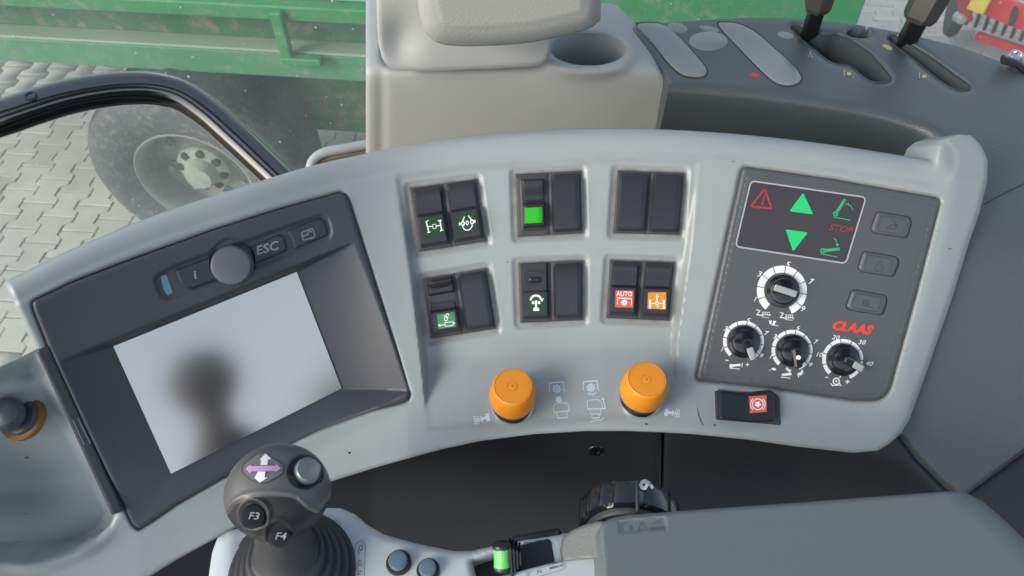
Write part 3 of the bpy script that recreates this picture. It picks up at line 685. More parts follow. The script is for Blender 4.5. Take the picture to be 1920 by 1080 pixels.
# dials
def dial(cx, cy, r0, r1, kr, a0, a1, nt_, pt_ang, style, label):
    d_ = empty('dial', np.array(cast(bvL, cx, cy)[0]) , None, None); del_ = None
    loc = np.array(d_.location); d_.parent = lp; d_.location = Vector(loc - np.array(lp.location)); d_['label'] = label
    sh = []; gap = 1.6 * 180 / math.pi / ((r0 + r1) / 2)
    for i in range(nt_):
        b0 = a0 + (a1 - a0) * i / nt_ + gap / 2; b1_ = a0 + (a1 - a0) * (i + 1) / nt_ - gap / 2
        sh.append(ring(cx, cy, r0, r1, b0, b1_, n=8))
    decal('scale', sh, onL, M_WHITE, d_)
    fo = frame_at(cx, cy, lambda x, y: np.array(cast(bvL, x, y)[0])); o, u, v, n = fo; s = PXM * 1.0 * np.linalg.norm(o - CAM) / .47
    s = np.linalg.norm(np.array(cast(bvL, cx + 10, cy)[0]) - np.array(cast(bvL, cx - 10, cy)[0])) / 20
    R_ = kr * s
    b = MB().lathe([(R_, 0), (R_, .0016), (R_ * .96, .0024), (R_ * .80, .0030), (R_ * .74, .0046), (R_ * .62, .0052), (0.00005, .0054)], o, n, 48, cap1=False)
    a = math.radians(pt_ang); dr = u * math.sin(a) + v * math.cos(a); sd_ = np.cross(n, dr)
    L = R_ * (1.55 if style == 'long' else 1.25)
    b.box(o + n * .0062 + dr * (R_ * (.05 if style == 'long' else .35)), dr, sd_, n, L, R_ * .48, .0065, .0012)
    b.build('knob', M_WHEELB, d_, 35)
    if style == 'long': MB().box(o + n * .0097 - dr * R_ * -.12, dr, sd_, n, R_ * 1.35, R_ * .38, .0012, .0005).build('pointer', M_GREYK, d_, 35)
    elif style == 'tip': MB().box(o + n * .0090 + dr * R_ * .62, dr, sd_, n, R_ * .72, R_ * .42, .0022, .0009).build('pointer', M_GREYK, d_, 35)
    else: MB().lathe([(R_ * .14, .0094), (R_ * .14, .0100), (.00003, .0101)], o + dr * R_ * .3, n, 16, cap1=False).build('pointer', M_WHITE, d_)
    return d_
def nums(cx, cy, r, items, size, m=M_WHITE):
    sh = []
    for tx, a in items:
        a = math.radians(a); sh.append(text2d(tx, cx + r * math.sin(a), cy - r * math.cos(a), size, 8, .3, 1.15, .01))
    return sh
dial(1466, 545, 33.5, 47, 32, -140, 158, 10, -72, 'long', 'large upper dial with pale pointer turned left')
dial(1394, 640, 31.5, 38.5, 31, -138, 160, 10, 160, 'tip', 'lower left dial with pale pointer turned down')
dial(1485, 657, 31.5, 38.5, 31, -138, 160, 10, 172, 'dot', 'lower middle dial without its pointer cap')
dial(1580, 674, 31.5, 38.5, 31, -138, 160, 9, 118, 'tip', 'lower right dial with pale pointer turned right')
sh = [text2d('5', 1476, 496, 14, 6, .3, 1.2, .01), text2d('3', 1423, 514, 14, 6, .3, 1.2, .01), text2d('7', 1519, 528, 14, 8, .3, 1.2, .01), text2d('9', 1504, 579, 14, 8, .3, 1.2, .01), text2d('1', 1415, 561, 13, 10, .3, 1, .01)]
sh += [text2d('5', 1402, 601, 12, 6, .3, 1.2, .01), text2d('3', 1360, 616, 12, 6, .3, 1.2, .01), text2d('7', 1435, 625, 12, 8, .3, 1.2, .01), text2d('9', 1426, 667, 12, 8, .3, 1.2, .01), text2d('1', 1353, 655, 12, 8, .3, 1, .01)]
sh += [text2d('5', 1495, 616, 12, 6, .3, 1.2, .01), text2d('3', 1452, 631, 12, 6, .3, 1.2, .01), text2d('7', 1528, 641, 12, 8, .3, 1.2, .01), text2d('9', 1518, 684, 12, 8, .3, 1.2, .01), text2d('1', 1444, 669, 12, 8, .3, 1, .01)]
sh += [text2d('20', 1566, 633, 12, 6, .3, 1.15, .01), text2d('30', 1615, 642, 12, 6, .3, 1.15, .01), text2d('10', 1535, 665, 12, 6, .3, 1.15, .01), text2d('40', 1629, 682, 12, 6, .3, 1.15, .01)]
decal('numerals', sh, onL, M_WHITE, lp)
sh = []
def zsym(x, y, deep):
    sh.append(ribbon([(x - 12, y - 6), (x - 5, y - 5), (x - 11, y + 3), (x + 2, y + 5)], 1.6)); sh.append(ribbon([(x - 2, y + 2), (x + 15, y + 4)], 1.3)); sh.append(ribbon([(x - 2, y - 2), (x + 13, y - 1)], .9))
    for k in range(4): sh.append(ribbon([(x + k * 4, y - 2), (x + k * 4 + 1, y + (7 if deep else 3))], .9))
    sh.append(ribbon([(x - 2, y + 7), (x + 12, y + 9)], .8))
zsym(1430, 587, 0); zsym(1474, 592, 1)
sh += [pg([(1442, 600), (1447, 601), (1446, 608), (1443, 608)]), pg([(1450, 601), (1456, 602), (1452, 609), (1448, 609)]), ribbon([(1446, 609), (1460, 611)], 1.2)]
sh += [ribbon([(1360, 675), (1366, 676)], 1.8), ribbon([(1398, 683), (1405, 684)], 1.6), ribbon([(1402, 680), (1401, 687)], 1.6), ribbon([(1369, 686), (1388, 684)], 4.5), ribbon([(1368, 690), (1387, 692)], 1.4), ring(1371, 686, 2, 3.6), ribbon([(1392, 681), (1391, 688)], 1.5)]
sh += [disc(1451, 692, 4.5, 2.4, .2), ribbon([(1446, 693), (1442, 694)], 1.2), ribbon([(1466, 703), (1484, 701)], 4.5), ribbon([(1464, 707), (1482, 709)], 1.4), ribbon([(1474, 690), (1482, 697)], 4), pg([(1480, 701), (1484, 693), (1477, 693)]), disc(1500, 701, 5, 3, -.3), disc(1504, 697, 2, 4), ribbon([(1496, 704), (1498, 708)], 1.4)]
sh += [ribbon([(1547, 707), (1553, 708)], 1.8), ring(1568, 715, 4.6, 7), disc(1568, 715, 2), ribbon([(1559, 723), (1576, 722)], 1.5), ribbon([(1574, 708), (1577, 704)], 1.6), ribbon([(1557, 719), (1561, 722)], 1.4), ribbon([(1573, 718), (1578, 724)], 1.6), ribbon([(1585, 715), (1593, 716)], 1.8), ribbon([(1590, 712), (1588, 720)], 1.8)]
decal('printed_symbols', sh, onL, M_WHITE, lp)

# ================================================================== ORANGE PULL KNOBS
NK = np.array([0.0, -.10, 1.0]); NK /= np.linalg.norm(NK)
def pullknob(px, py, label, tilt):
    n = NK + np.array([tilt, 0, 0]); n /= np.linalg.norm(n)
    b0 = s3(px, py, -.004); e = empty('pull_knob', b0, label, 'knob', 'orange pull knobs on the console shelf')
    K_ = .94
    MB().lathe([(K_ * r, K_ * h) for r, h in [(.0152, 0), (.0152, .0045), (.0147, .0060), (.0138, .0062), (.0134, .005)]], b0, n, 48, cap1=False).build('ring', M_CHROME, e, 35)
    MB().lathe([(K_ * r, K_ * h) for r, h in [(.0132, .004), (.0134, .0085), (.0146, .0100), (.0148, .0150), (.0138, .0150)]], b0, n, 48).build('collar', M_BLACK, e, 35)
    pr = [(.0144, .0145), (.0151, .0151), (.0154, .0170), (.0155, .0210), (.0152, .0250), (.0145, .0290), (.0136, .0322), (.0129, .0338), (.0122, .0345), (.0119, .0345), (.01175, .0341), (.0115, .0341), (.0113, .0344), (.0036, .0346), (.0034, .0343), (.0030, .0343), (.0028, .0347), (.0008, .0348), (.0006, .0340), (.0001, .0340)]
    MB().lathe([(K_ * r, K_ * .93 * h) for r, h in pr], b0, n, 64, cap1=False).build('cap', M_ORANGE, e, 28)
pullknob(960, 764, 'orange pull knob on the shelf, left of the printed symbols', .02)
pullknob(1198, 752, 'orange pull knob on the shelf, right of the printed symbols', .02)

# mushroom button in the tray
e = empty('mushroom_button', np.array(cast(bvT, 42, 780)[0]), 'grey mushroom button on an amber ring in the left tray', 'button')
b0 = np.array(cast(bvT, 44, 785)[0]); n = np.array([-.1, -.35, 1]); n /= np.linalg.norm(n)
k_ = .80
for nm, pr, mm_ in (('ring', [(.0150, -.002), (.0150, .0022), (.0142, .003), (.011, .0032)], M_OR2), ('collar', [(.0122, .002), (.0122, .0045), (.0113, .0058), (.0085, .0062)], M_MUSH),
   ('cap', [(.0060, .005), (.0060, .009), (.0098, .0105), (.0110, .013), (.0112, .016), (.0108, .0185), (.0096, .0208), (.0075, .0225), (.004, .0235), (.0001, .0238)], M_MUSH)):
    MB().lathe([(r * k_, h * k_) for r, h in pr], b0, n, 40, cap1=(nm != 'cap')).build(nm, mm_, e, 35)

# ================================================================== DARK CONSOLE BODY
body = empty('side_console_body', (.2, .3, 2.45), 'dark grey moulded side console around and below the light control panel', 'console')
ZD = 2.652
def deck_t(px, py, sd, lip=True):
    T = tZ(ZD)(px, py); Pq = tP(px, py, -.014 + 0 * px); V = tY(.243)(px, py)
    P1 = np.where(px > 1700, Pq, Pq)
    t = smax(T, P1, .006); yb = np.interp(px, [1200, 1500, 1700, 1920, 2200], [.243, .243, .225, .17, .1])
    V = yb / D(px, py)[..., 1]
    t = smax(t, V, .007)
    # gentle roll of the front edge and of the back rim
    x = np.clip(1 - sd / 14., 0, 1)
    return t + .004 * rnd(x)
DECKO_ = [(1172, 56), (1220, 46), (1300, 39), (1400, 33), (1500, 35), (1600, 45), (1700, 63), (1800, 88), (1900, 124), (2000, 165), (2150, 240), (2150, 1300), (1300, 1300), (1247, 1300), (1244, 1000), (1246, 812), (1400, 812), (1600, 800), (1690, 700), (1740, 500), (1790, 330), (1782, 272), (1762, 252), (1735, 236), (1690, 221), (1630, 206), (1550, 192), (1450, 177), (1350, 167), (1258, 161), (1240, 130), (1210, 92)]
BND = [(1250, 1300), (1320, 1150), (1480, 1010), (1575, 910), (1625, 850), (1640, 800), (1690, 700)]
BND = [(1250, 1200), (1500, 1000), (1700, 935), (1800, 938), (1770, 912), (1720, 862), (1686, 815), (1690, 700)]
BND = [(1803, 935), (1770, 908), (1720, 858), (1686, 812), (1690, 700)]
DECKO = DECKO_[:DECKO_.index((2150, 240)) + 1] + [(2150, 690), (1990, 797)] + BND + DECKO_[DECKO_.index((1740, 500)):]
SL1 = spline([(1486, 54), (1500, 52), (1530, 64), (1548, 68), (1572, 67), (1595, 78), (1630, 102), (1660, 136), (1668, 148), (1655, 154), (1630, 150), (1606, 132), (1590, 122), (1572, 120), (1552, 112), (1520, 86)], 5)
SL2 = spline([(1666, 72), (1680, 70), (1700, 82), (1740, 106), (1790, 143), (1816, 162), (1808, 168), (1790, 166), (1762, 150), (1720, 116), (1684, 88)], 5)
SL3 = ell(1612, 63, 25, 9, 32, .1)
def deck_full(px, py, sd):
    t = deck_t(px, py, sd)
    for sl in (SL1, SL2):
        s_ = -sdonly(px, py, sl); t = t + .004 * np.clip(1 - s_ / 14, 0, 1) ** 2
    return t
deck = relief('deck', rpoly(DECKO, 3, 2), deck_full, M_DECK, body, step=4.5, holes=[SL1, SL2, SL3], skirt=(0, .006, -.10), hskirt=(0, 0, -.045), sharp=60)
relief('lower_panel', rpoly([(1247, 1300), (1244, 1000), (1246, 812), (1260, 790), (1400, 800), (1600, 790), (1678, 700), (1680, 814), (1716, 862), (1766, 912), (1800, 940), (1992, 802), (2150, 697), (2150, 1300)], 3, 2), lambda x, y, s: deck_t(x, y, s) + .0006, M_DARK, body, step=5, skirt=(0, .02, 0), sharp=60)  # same body as the deck; occlusion shade put into a darker colour here
bvD = bvh_of(deck); onD = onB(bvD, .0004)
def hole_wall(name, poly, z, dep, m, par, sc=1.0):
    c_ = poly.mean(0); p = c_ + (poly - c_) * sc; P = at(p[:, 0], p[:, 1], tZ(z)(p[:, 0], p[:, 1])); n = len(P)
    return mk(name, np.concatenate([P, P - [0, 0, dep]]), [(i, (i + 1) % n, n + (i + 1) % n, n + i) for i in range(n)] + [tuple(range(n, 2 * n))], m, par, 60)
for sl in (SL1, SL2, SL3): hole_wall('slot_lining', sl, ZD - .0015, .046, M_DECK, body, 1.03)
FFL = spline([(1253, 163), (1300, 165), (1350, 169), (1450, 179), (1550, 194), (1630, 208), (1690, 223), (1735, 238), (1762, 254), (1784, 275), (1796, 300)], 8, False)
P_ = at(FFL[:, 0], FFL[:, 1], tZ(ZD)(FFL[:, 0], FFL[:, 1])); T_ = np.gradient(P_[:, :2], axis=0); T_ /= np.linalg.norm(T_, axis=1)[:, None]; nf = np.stack([T_[:, 1], -T_[:, 0], 0 * T_[:, 0]], 1)
rows = [(-.004, .0002), (-.001, -.0004), (.0012, -.0022), (.0022, -.005), (.0025, -.012), (.000, -.035), (-.003, -.060), (-.002, -.110)]
Vf = np.concatenate([P_ + nf * a + [0, 0, b] for a, b in rows]); nn = len(P_)
mk('front_face', Vf, [(k * nn + i, k * nn + i + 1, (k + 1) * nn + i + 1, (k + 1) * nn + i) for k in range(len(rows) - 1) for i in range(nn - 1)], M_DECK, body, 60)
# dark bottoms of the slots
for nm, sl in (('slot_floor', SL1), ('slot_floor', SL2), ('hole_floor', SL3)):
    c_ = sl.mean(0); relief(nm, c_ + (sl - c_) * 1.05 + [0, 20], lambda x, y, s: tZ(ZD - .040)(x, y), M_BLACK, body, step=6)
decal('seam', [ribbon([(1740 + 105, 383), (1880, 364), (1960, 325)], 2.2)], onD, M_BLACK, body)
decal('seam', [ribbon([(1800, 935), (1870, 885), (1990, 795)], 7)], onD, M_BLACK, body)
# lower panel, left of the joint
LOW = [(1239, 805), (1233, 1000), (1228, 1300), (100, 1300), (180, 1130), (420, 985), (640, 880), (800, 835), (950, 800), (1100, 795)]
def low_t(px, py, sd):
    y = .243 + .03 * np.exp(-((px - 760) / 500.) ** 2) * sstep((py - 850) / 150.) - np.clip(700 - px, 0, 900) * .00010
    return y / D(px, py)[..., 1] + .002 * np.clip(1 - sd / 5, 0, 1) ** 2
low = relief('lower_panel', rpoly(LOW, 3, 2), low_t, M_DARK, body, step=7, skirt=(0, .03, 0))
bvl = bvh_of(low)
p_, n_ = cast(bvl, 1117, 843); n_ = np.array([0, -1, .25])
MB().lathe([(.0056, -.001), (.0056, .0006), (.0048, .0016), (.0030, .0018), (.0028, .0006), (.0001, .0006)], p_, n_, 24, cap1=False).build('screw', M_WHEELB, body, 30)
# oval blank covers on the deck
def pad(name, pts, label, hi=.0022, m=M_DECK, r=None, ed=12.):
    ol = spline(pts, 6) if r is None else rpoly(pts, r)
    c = ol.mean(0); e = None
    return relief(name, ol, lambda x, y, s: deck_t(x, y, np.full(np.shape(x), 99.)) - hi * (1 - np.clip(1 - s / ed, 0, 1) ** 2) / 1.0, m, body, step=3, skirt=(0, 0, -.003), label=label)
M_COV = mat('cover_plastic', (.25, .285, .295), .3, .3, 1300)
gp = lambda pts: decal('cover_gap', [pg(spline(pts, 6))], onD, mat('dusty_gap', (.06, .045, .035), .8), body)
A1 = [(1195, 49), (1212, 43), (1240, 45), (1262, 58), (1290, 86), (1318, 118), (1326, 134), (1318, 144), (1296, 145), (1276, 139), (1252, 118), (1222, 80)]
A2 = [(1348, 48), (1362, 42), (1390, 46), (1420, 62), (1455, 92), (1488, 122), (1502, 142), (1498, 155), (1478, 161), (1455, 156), (1430, 136), (1385, 90)]
for A in (A1, A2):
    A = np.array(A, float); c_ = A.mean(0); gp([tuple(q) for q in c_ + (A - c_) * 1.035]); pad('blank_cover', A, 'long oval blank cover', m=M_COV)
pad('blank_cover', ell(1328, 77, 36, 18, 14), 'round oval blank cover', .004, M_COV, ed=18)
for cx, cy, rx, ry in ((1270, 52, 19, 9), (1330, 54, 19, 5), (1473, 66, 16, 6)): pad('indicator_dome', ell(cx, cy, rx, ry, 14, .2), None, .0012, M_COV, ed=8)
# printed marks
def gsym(cx, cy, s): return [ribbon([(cx - 9 * s, cy + 5 * s), (cx - 9 * s, cy - 5 * s), (cx + 6 * s, cy - 3 * s)], 1.8), disc(cx, cy + 1, 4.5 * s, 3.5 * s), ribbon([(cx + 9 * s, cy), (cx + 7 * s, cy + 9 * s)], 1.6)]
decal('printed_symbols', [text2d('N', 1520, 103, 14, 10, .2, 1)] + gsym(1592, 137, 1) + gsym(1733, 142, 1) + [disc(1662, 87, 8, 3.5, .3), disc(1668, 91, 5, 3)], onD, M_YEL, body)
decal('printed_symbols', [disc(1416, 141, 8, 4.5, .1), ribbon([(1407, 144), (1413, 140)], 2.5), pg([(1416, 136), (1424, 139), (1418, 146)])], onD, M_RED, body)
# bracket with screw at the right edge
e = empty('bracket', np.array(cast(bvD, 1905, 118)[0]), 'small black bracket with a bright screw at the right rim of the deck', 'bracket')
o = np.array(cast(bvD, 1896, 116)[0])
pts = at(np.array([1880, 1905, 1935, 1975]), np.array([112, 118, 140, 170]), np.array([1, 1, 1, 1]) * tZ(ZD + .004)(np.array([1900]), np.array([120]))[0])
MB().tube(pts, .0055, 12, flat=.5).build('arm', M_BLACK, e)
MB().lathe([(.0062, -.002), (.0062, .003), (.0055, .0042), (.0035, .0046), (.0030, .003), (.0001, .003)], np.array(cast(bvD, 1897, 117)[0]) + [0, 0, .004], (0, -.2, 1), 20, cap1=False).build('screw', M_CHROME, e, 30)

# ------------------------------------------------------------------ control levers
def lever(base, knobs, label, kw, sw):
    """base px in the slot, knob bottom px, knob top px"""
    b0 = at(np.array(base[0]), np.array(base[1]), tZ(ZD - .03)(np.array(base[0]), np.array(base[1]))); f = (CAM - b0); 
    tb = tZ(ZD)(np.array(base[0]), np.array(base[1])) ; 
    e = empty('control_lever', b0, label, 'lever')
    p1 = at(np.array(knobs[0][0]), np.array(knobs[0][1]), tb * .985); p2 = at(np.array(knobs[1][0]), np.array(knobs[1][1]), tb * .93)
    ax = p2 - p1; ax /= np.linalg.norm(ax); side = np.array([1., 0, 0]); side -= ax * (side @ ax); side /= np.linalg.norm(side); fr = np.cross(ax, side)
    L = np.linalg.norm(p1 - b0) + .01; d = p1 - b0; d /= np.linalg.norm(d); s2 = side - d * (side @ d); s2 /= np.linalg.norm(s2)
    MB().box((b0 + p1) / 2 + d * .004, s2, np.cross(d, s2), d, sw, sw * .7, L, .0012).build('shaft', M_BLACK, e, 35)
    b = MB(); prof = [(kw * .42, 0), (kw * .52, .004), (kw * .56, .02), (kw * .62, .07)]
    a_ = math.radians(20)
    b.lathe(prof, p1 - ax * .002, ax, 6, ru=side * math.cos(a_) + fr * math.sin(a_)); b.build('knob', mat('lever_knob_plastic', (.05, .048, .047), .45, .2, 900), e, 20)
lever((1508, 98), ((1532, 16), (1560, -90)), 'black lever with six sided knob in the left, notched slot', .022, .0125)
lever((1682, 112), ((1722, 36), (1790, -90)), 'black lever with six sided knob in the right, straight slot', .026, .0145)

# ================================================================== PILLAR TRIM
pil = empty('pillar_trim', (-.02, .55, 2.55), 'pale grey window pillar trim with padded box and cup holder', 'trim')
ZT = 2.656; YV = .520
PO = [(686, 340), (686, -260), (714, -260), (713, 110), (722, 124), (742, 131), (860, 128), (1005, 121), (1015, 62), (1050, 56), (1100, 52), (1150, 53), (1172, 58), (1208, 95), (1238, 134), (1257, 163), (1256, 200), (1250, 340)]
CUP = ell(1102, 92, 72, 31, 48, .02)
def pil_t(px, py, sd):
    t = smax(tZ(ZT)(px, py), tY(YV)(px, py), .0065)
    c_ = -sdonly(px, py, CUP); t = t - .006 * np.exp(-((c_ - 10) / 14) ** 2) * (py < 175)
    x = np.clip(1 - sd / 10., 0, 1); t = t + .003 * rnd(x)
    t = t + .0015 * np.exp(-((px - 716) / 10.) ** 2) * sstep(py, 60, 190)
    return t
pt = relief('lower_trim', rpoly(PO, 2, 2), pil_t, M_TRIM, pil, step=4, holes=[CUP], skirt=(0, .06, -.01), hskirt=(0, 0.012, -.06))
relief('cup_floor', CUP + [0, 40], lambda x, y, s: tZ(ZT - .055)(x, y), M_TRIM, pil, step=8)
CO = [(706, -260), (706, 20), (709, 80), (718, 116), (740, 133), (800, 134), (900, 130), (1000, 125), (1022, 119), (1033, 100), (1037, 40), (1037, -260)]
def cap_t(px, py, sd):
    x = np.clip(1 - sd / 9., 0, 1); t = tplane((0, .507, 2.67), (0, 1, -.06))(px, py)
    return t + .003 * rnd(x) + .007 * np.exp(-(((px - 752) / 34) ** 2 + ((py - 72) / 42) ** 2)) - .012 * sstep(px, 800, 1000) * sstep(-py, -110, 0)
relief('upper_trim', rpoly(CO, [1, 1, 1, 12, 14, 1, 1, 1, 8, 8, 1, 1], 4), cap_t, M_TRIM, pil, step=4, skirt=(0, .05, 0))
BO = [(772, -260), (782, -20), (790, 40), (802, 66), (826, 82), (880, 87), (985, 81), (1070, 64), (1108, 52), (1122, 38), (1127, 10), (1130, -260)]
def box_t(px, py, sd):
    t = tplane((0, .435, 2.72), (0, 1, .10))(px, py); x = np.clip(1 - sd / 34., 0, 1)
    return t + .020 * rnd(x) - .0012 * sstep(sd, 30, 40)
relief('padded_box', spline(BO, 4)[:-3], box_t, M_PAD, pil, step=4, skirt=(0, .055, -.004))

# ================================================================== GRAB RAIL, WINDOW FRAME, PANE
gp_ = np.array([(-160, 262), (-60, 238), (0, 222), (60, 202), (120, 184), (180, 172), (235, 166), (290, 167), (340, 180), (390, 212), (440, 256), (500, 312), (560, 368), (640, 440)], float)
gsp = spline(gp_, 8, False); tt = .60 + .12 * sstep(gsp[:, 0], -300, 640)
gr = mk('grab_rail', *(lambda b: (b.V, b.F))(MB().tube(at(gsp[:, 0], gsp[:, 1], tt), .0152, 28)), M_GLOSSB, None, 50)
tag(gr, 'glossy black bent tube grab rail in front of the window at the left', 'grab rail')
e = empty('rail_screw', at(np.array(58), np.array(180), np.array(.63)), 'tiny black screw in the top of the grab rail', 'screw')
bvG = bvh_of(gr); p_, n_ = cast(bvG, 58, 181)
MB().lathe([(.0050, -.001), (.0050, .0006), (.0034, .0010), (.0030, -.0003), (.0001, -.0003)], p_, n_, 20, cap1=False).build('head', M_BLACK, e, 30)
wf = empty('window_frame', at(np.array(620), np.array(330), np.array(.83)), 'rounded grey lower corner of a window frame left of the pillar', 'window frame')
q = spline([(600, 400), (585, 340), (583, 312), (592, 296), (612, 285), (650, 278), (720, 266), (800, 255)], 6, False)
MB().tube(at(q[:, 0], q[:, 1], np.full(len(q), .82)), .0055, 12).build('frame', mat('frame_metal', (.42, .45, .46), .35), wf)
q2 = q + [5, 12]
MB().tube(at(q2[:, 0], q2[:, 1], np.full(len(q), .825)), .0028, 10).build('seal', mat('seal_rubber', (.20, .17, .13), .7), wf)
q3 = spline([(595, 400), (592, 330), (600, 312), (618, 303), (660, 296), (720, 288), (800, 275), (800, 420)], 6)
relief('sill', q3, lambda x, y, s: np.full(np.shape(x), .84), M_BLACK, wf, step=8, skirt=tuple(FW * .02))
# glass with dust specks
gm = bpy.data.materials.new('dusty_glass'); gm.use_nodes = True; t = gm.node_tree; t.nodes.clear(); N = t.nodes.new; L = t.links.new
out = N('ShaderNodeOutputMaterial'); tr = N('ShaderNodeBsdfTransparent'); tr.inputs[0].default_value = (.94, .96, .95, 1); gl = N('ShaderNodeBsdfGlossy'); gl.inputs['Roughness'].default_value = .03
fr = N('ShaderNodeFresnel'); fr.inputs[0].default_value = 1.45; m1 = N('ShaderNodeMixShader'); m1.inputs[0].default_value = .04; L(tr.outputs[0], m1.inputs[1]); L(gl.outputs[0], m1.inputs[2])
df = N('ShaderNodeBsdfDiffuse'); df.inputs[0].default_value = (.66, .70, .69, 1); tl = N('ShaderNodeBsdfTranslucent'); tl.inputs[0].default_value = (.76, .79, .78, 1); ad = N('ShaderNodeMixShader'); ad.inputs[0].default_value = .6; L(df.outputs[0], ad.inputs[1]); L(tl.outputs[0], ad.inputs[2])
tc = N('ShaderNodeTexCoord'); n1 = N('ShaderNodeTexNoise'); n1.inputs['Scale'].default_value = 5; n1.inputs['Detail'].default_value = 8; n1.inputs['Roughness'].default_value = .7; L(tc.outputs['Object'], n1.inputs[0])
r1 = N('ShaderNodeMapRange'); r1.inputs['From Min'].default_value = .3; r1.inputs['From Max'].default_value = .75; r1.inputs['To Min'].default_value = .045; r1.inputs['To Max'].default_value = .13; L(n1.outputs[0], r1.inputs[0])
vo = N('ShaderNodeTexVoronoi'); vo.inputs['Scale'].default_value = 75; L(tc.outputs['Object'], vo.inputs[0])
wn = N('ShaderNodeTexWhiteNoise'); L(vo.outputs['Position'], wn.inputs[0])
rad = N('ShaderNodeMath'); rad.operation = 'POWER'; rad.inputs[1].default_value = 6; L(wn.outputs['Value'], rad.inputs[0])
rm = N('ShaderNodeMath'); rm.operation = 'MULTIPLY'; rm.inputs[1].default_value = .13; L(rad.outputs[0], rm.inputs[0])
lt = N('ShaderNodeMath'); lt.operation = 'LESS_THAN'; L(vo.outputs['Distance'], lt.inputs[0]); L(rm.outputs[0], lt.inputs[1])
mxm = N('ShaderNodeMath'); mxm.operation = 'MULTIPLY_ADD'; mxm.inputs[1].default_value = .75; L(lt.outputs[0], mxm.inputs[0]); L(r1.outputs[0], mxm.inputs[2])
m2 = N('ShaderNodeMixShader'); L(mxm.outputs[0], m2.inputs[0]); L(m1.outputs[0], m2.inputs[1]); L(ad.outputs[0], m2.inputs[2]); L(m2.outputs[0], out.inputs[0])
pane = mk('window_pane', *(lambda b: (b.V, b.F))(MB().wbox(-1.1, 1.3, .90, .906, 1.5, 3.5)), gm, None, None)
tag(pane, 'large dusty side window pane with white specks behind the console', 'window')

# ================================================================== JOYSTICK AND ARMREST CONSOLE
ZC = 2.600
ac = empty('armrest_console', (0, .1, ZC - .06), 'light grey moulded armrest console plate below the joystick', 'console')
AO = [(380, 1300), (392, 1075), (398, 1035), (408, 1008), (430, 995), (480, 982), (560, 962), (606, 952), (640, 953), (665, 964), (690, 985), (720, 1002), (780, 1019), (850, 1033), (885, 1033), (930, 1022), (985, 1009), (1040, 1001), (1080, 998), (1150, 990), (1160, 1300)]
THR = rpoly([(886, 1053), (935, 1036), (1030, 1014), (1038, 1062), (1000, 1100), (905, 1130)], 3)
def ac_t(px, py, sd):
    t = tZ(ZC)(px, py); x = np.clip(1 - sd / 16., 0, 1); t = t + .006 * rnd(x)
    return t - .0025 * np.exp(-((px - 430) / 26.) ** 2)
acp = relief('plate', rpoly(AO, 3, 2), ac_t, M_CONS, ac, step=4, holes=[THR], skirt=(0, .004, -.05), hskirt=(0, 0, -.014))
bvA = bvh_of(acp); onA = onB(bvA, .0002)
relief('slot_floor', rpoly([(880, 1060), (935, 1040), (1040, 1020), (1048, 1070), (1000, 1140), (890, 1150)], 3), lambda x, y, s: tZ(ZC - .012)(x, y) + .000 * x, M_DARK, ac, step=8)
decal('printed_symbols', [ribbon(rpoly([(668, 1018), (680, 1013), (685, 1022), (680, 1150), (662, 1150), (665, 1030)], 8), 1., True), ring(677, 1027, 2.5, 3.6, asp=1.6), ribbon([(671, 1030), (674, 1036), (672, 1040)], 1.2), ring(675, 1055, 2.5, 3.6, asp=1.4), ribbon([(668, 1062), (681, 1061)], 1.), text2d('N', 673, 1074, 12, 95), ribbon(rpoly([(590, 976), (634, 976), (640, 983), (634, 990), (590, 988)], 6), .9, True), ribbon([(598, 982), (612, 984)], 3), ribbon([(612, 984), (622, 985)], 1), pg([(625, 981), (632, 982), (628, 987)])], onA, mat('dark_print', (.12, .14, .15), .5), ac)
# ledge in front of the throttle
LG = [(918, 1120), (925, 1084), (1000, 1064), (1128, 1034), (1134, 1040), (1134, 1120)]
lg = relief('ledge', rpoly(LG, 2, 3), lambda x, y, s: tZ(ZC + .012)(x, y) + .0015 * np.clip(1 - s / 5, 0, 1) ** 2, M_CONS, ac, step=3, skirt=(0, 0, -.024))
decal('printed_symbols', [text2d('N', 1011, 1071, 11, 165), ribbon([(1030, 1066), (1046, 1062)], 3.4), ribbon([(1046, 1062), (1052, 1060)], 1.2), ring(1054, 1060, 1.6, 2.6), ribbon(rpoly([(940, 1086), (1050, 1053), (1060, 1056), (1060, 1064), (1050, 1070), (950, 1098)], 5), .8, True), ribbon([(985, 1075), (996, 1072)], 1.1), ring(990, 1079, 1.6, 2.6), ribbon([(1040, 1055), (1050, 1053)], 1.)], onB(bvh_of(lg), .0002), MATS['dark_print'], ac)
for px, py, r, lb in ((748, 1056, .0068, 'larger left button'), (803, 1070, .0062, 'right button')):
    p_, n_ = cast(bvA, px, py); b_ = MB().lathe([(r, -.001), (r, .0014), (r * .93, .0022), (r * .8, .0022), (r * .78, .001)], p_, (0, 0, 1), 36).build('button_bezel', M_DARK, ac, 35, label=lb)
    MB().lathe([(r * .74, .001), (r * .74, .0050), (r * .66, .0062), (r * .45, .0066), (.0001, .0064)], p_, (0, -.05, 1), 36, cap1=False).build('button', M_BLUEG, b_, 35)
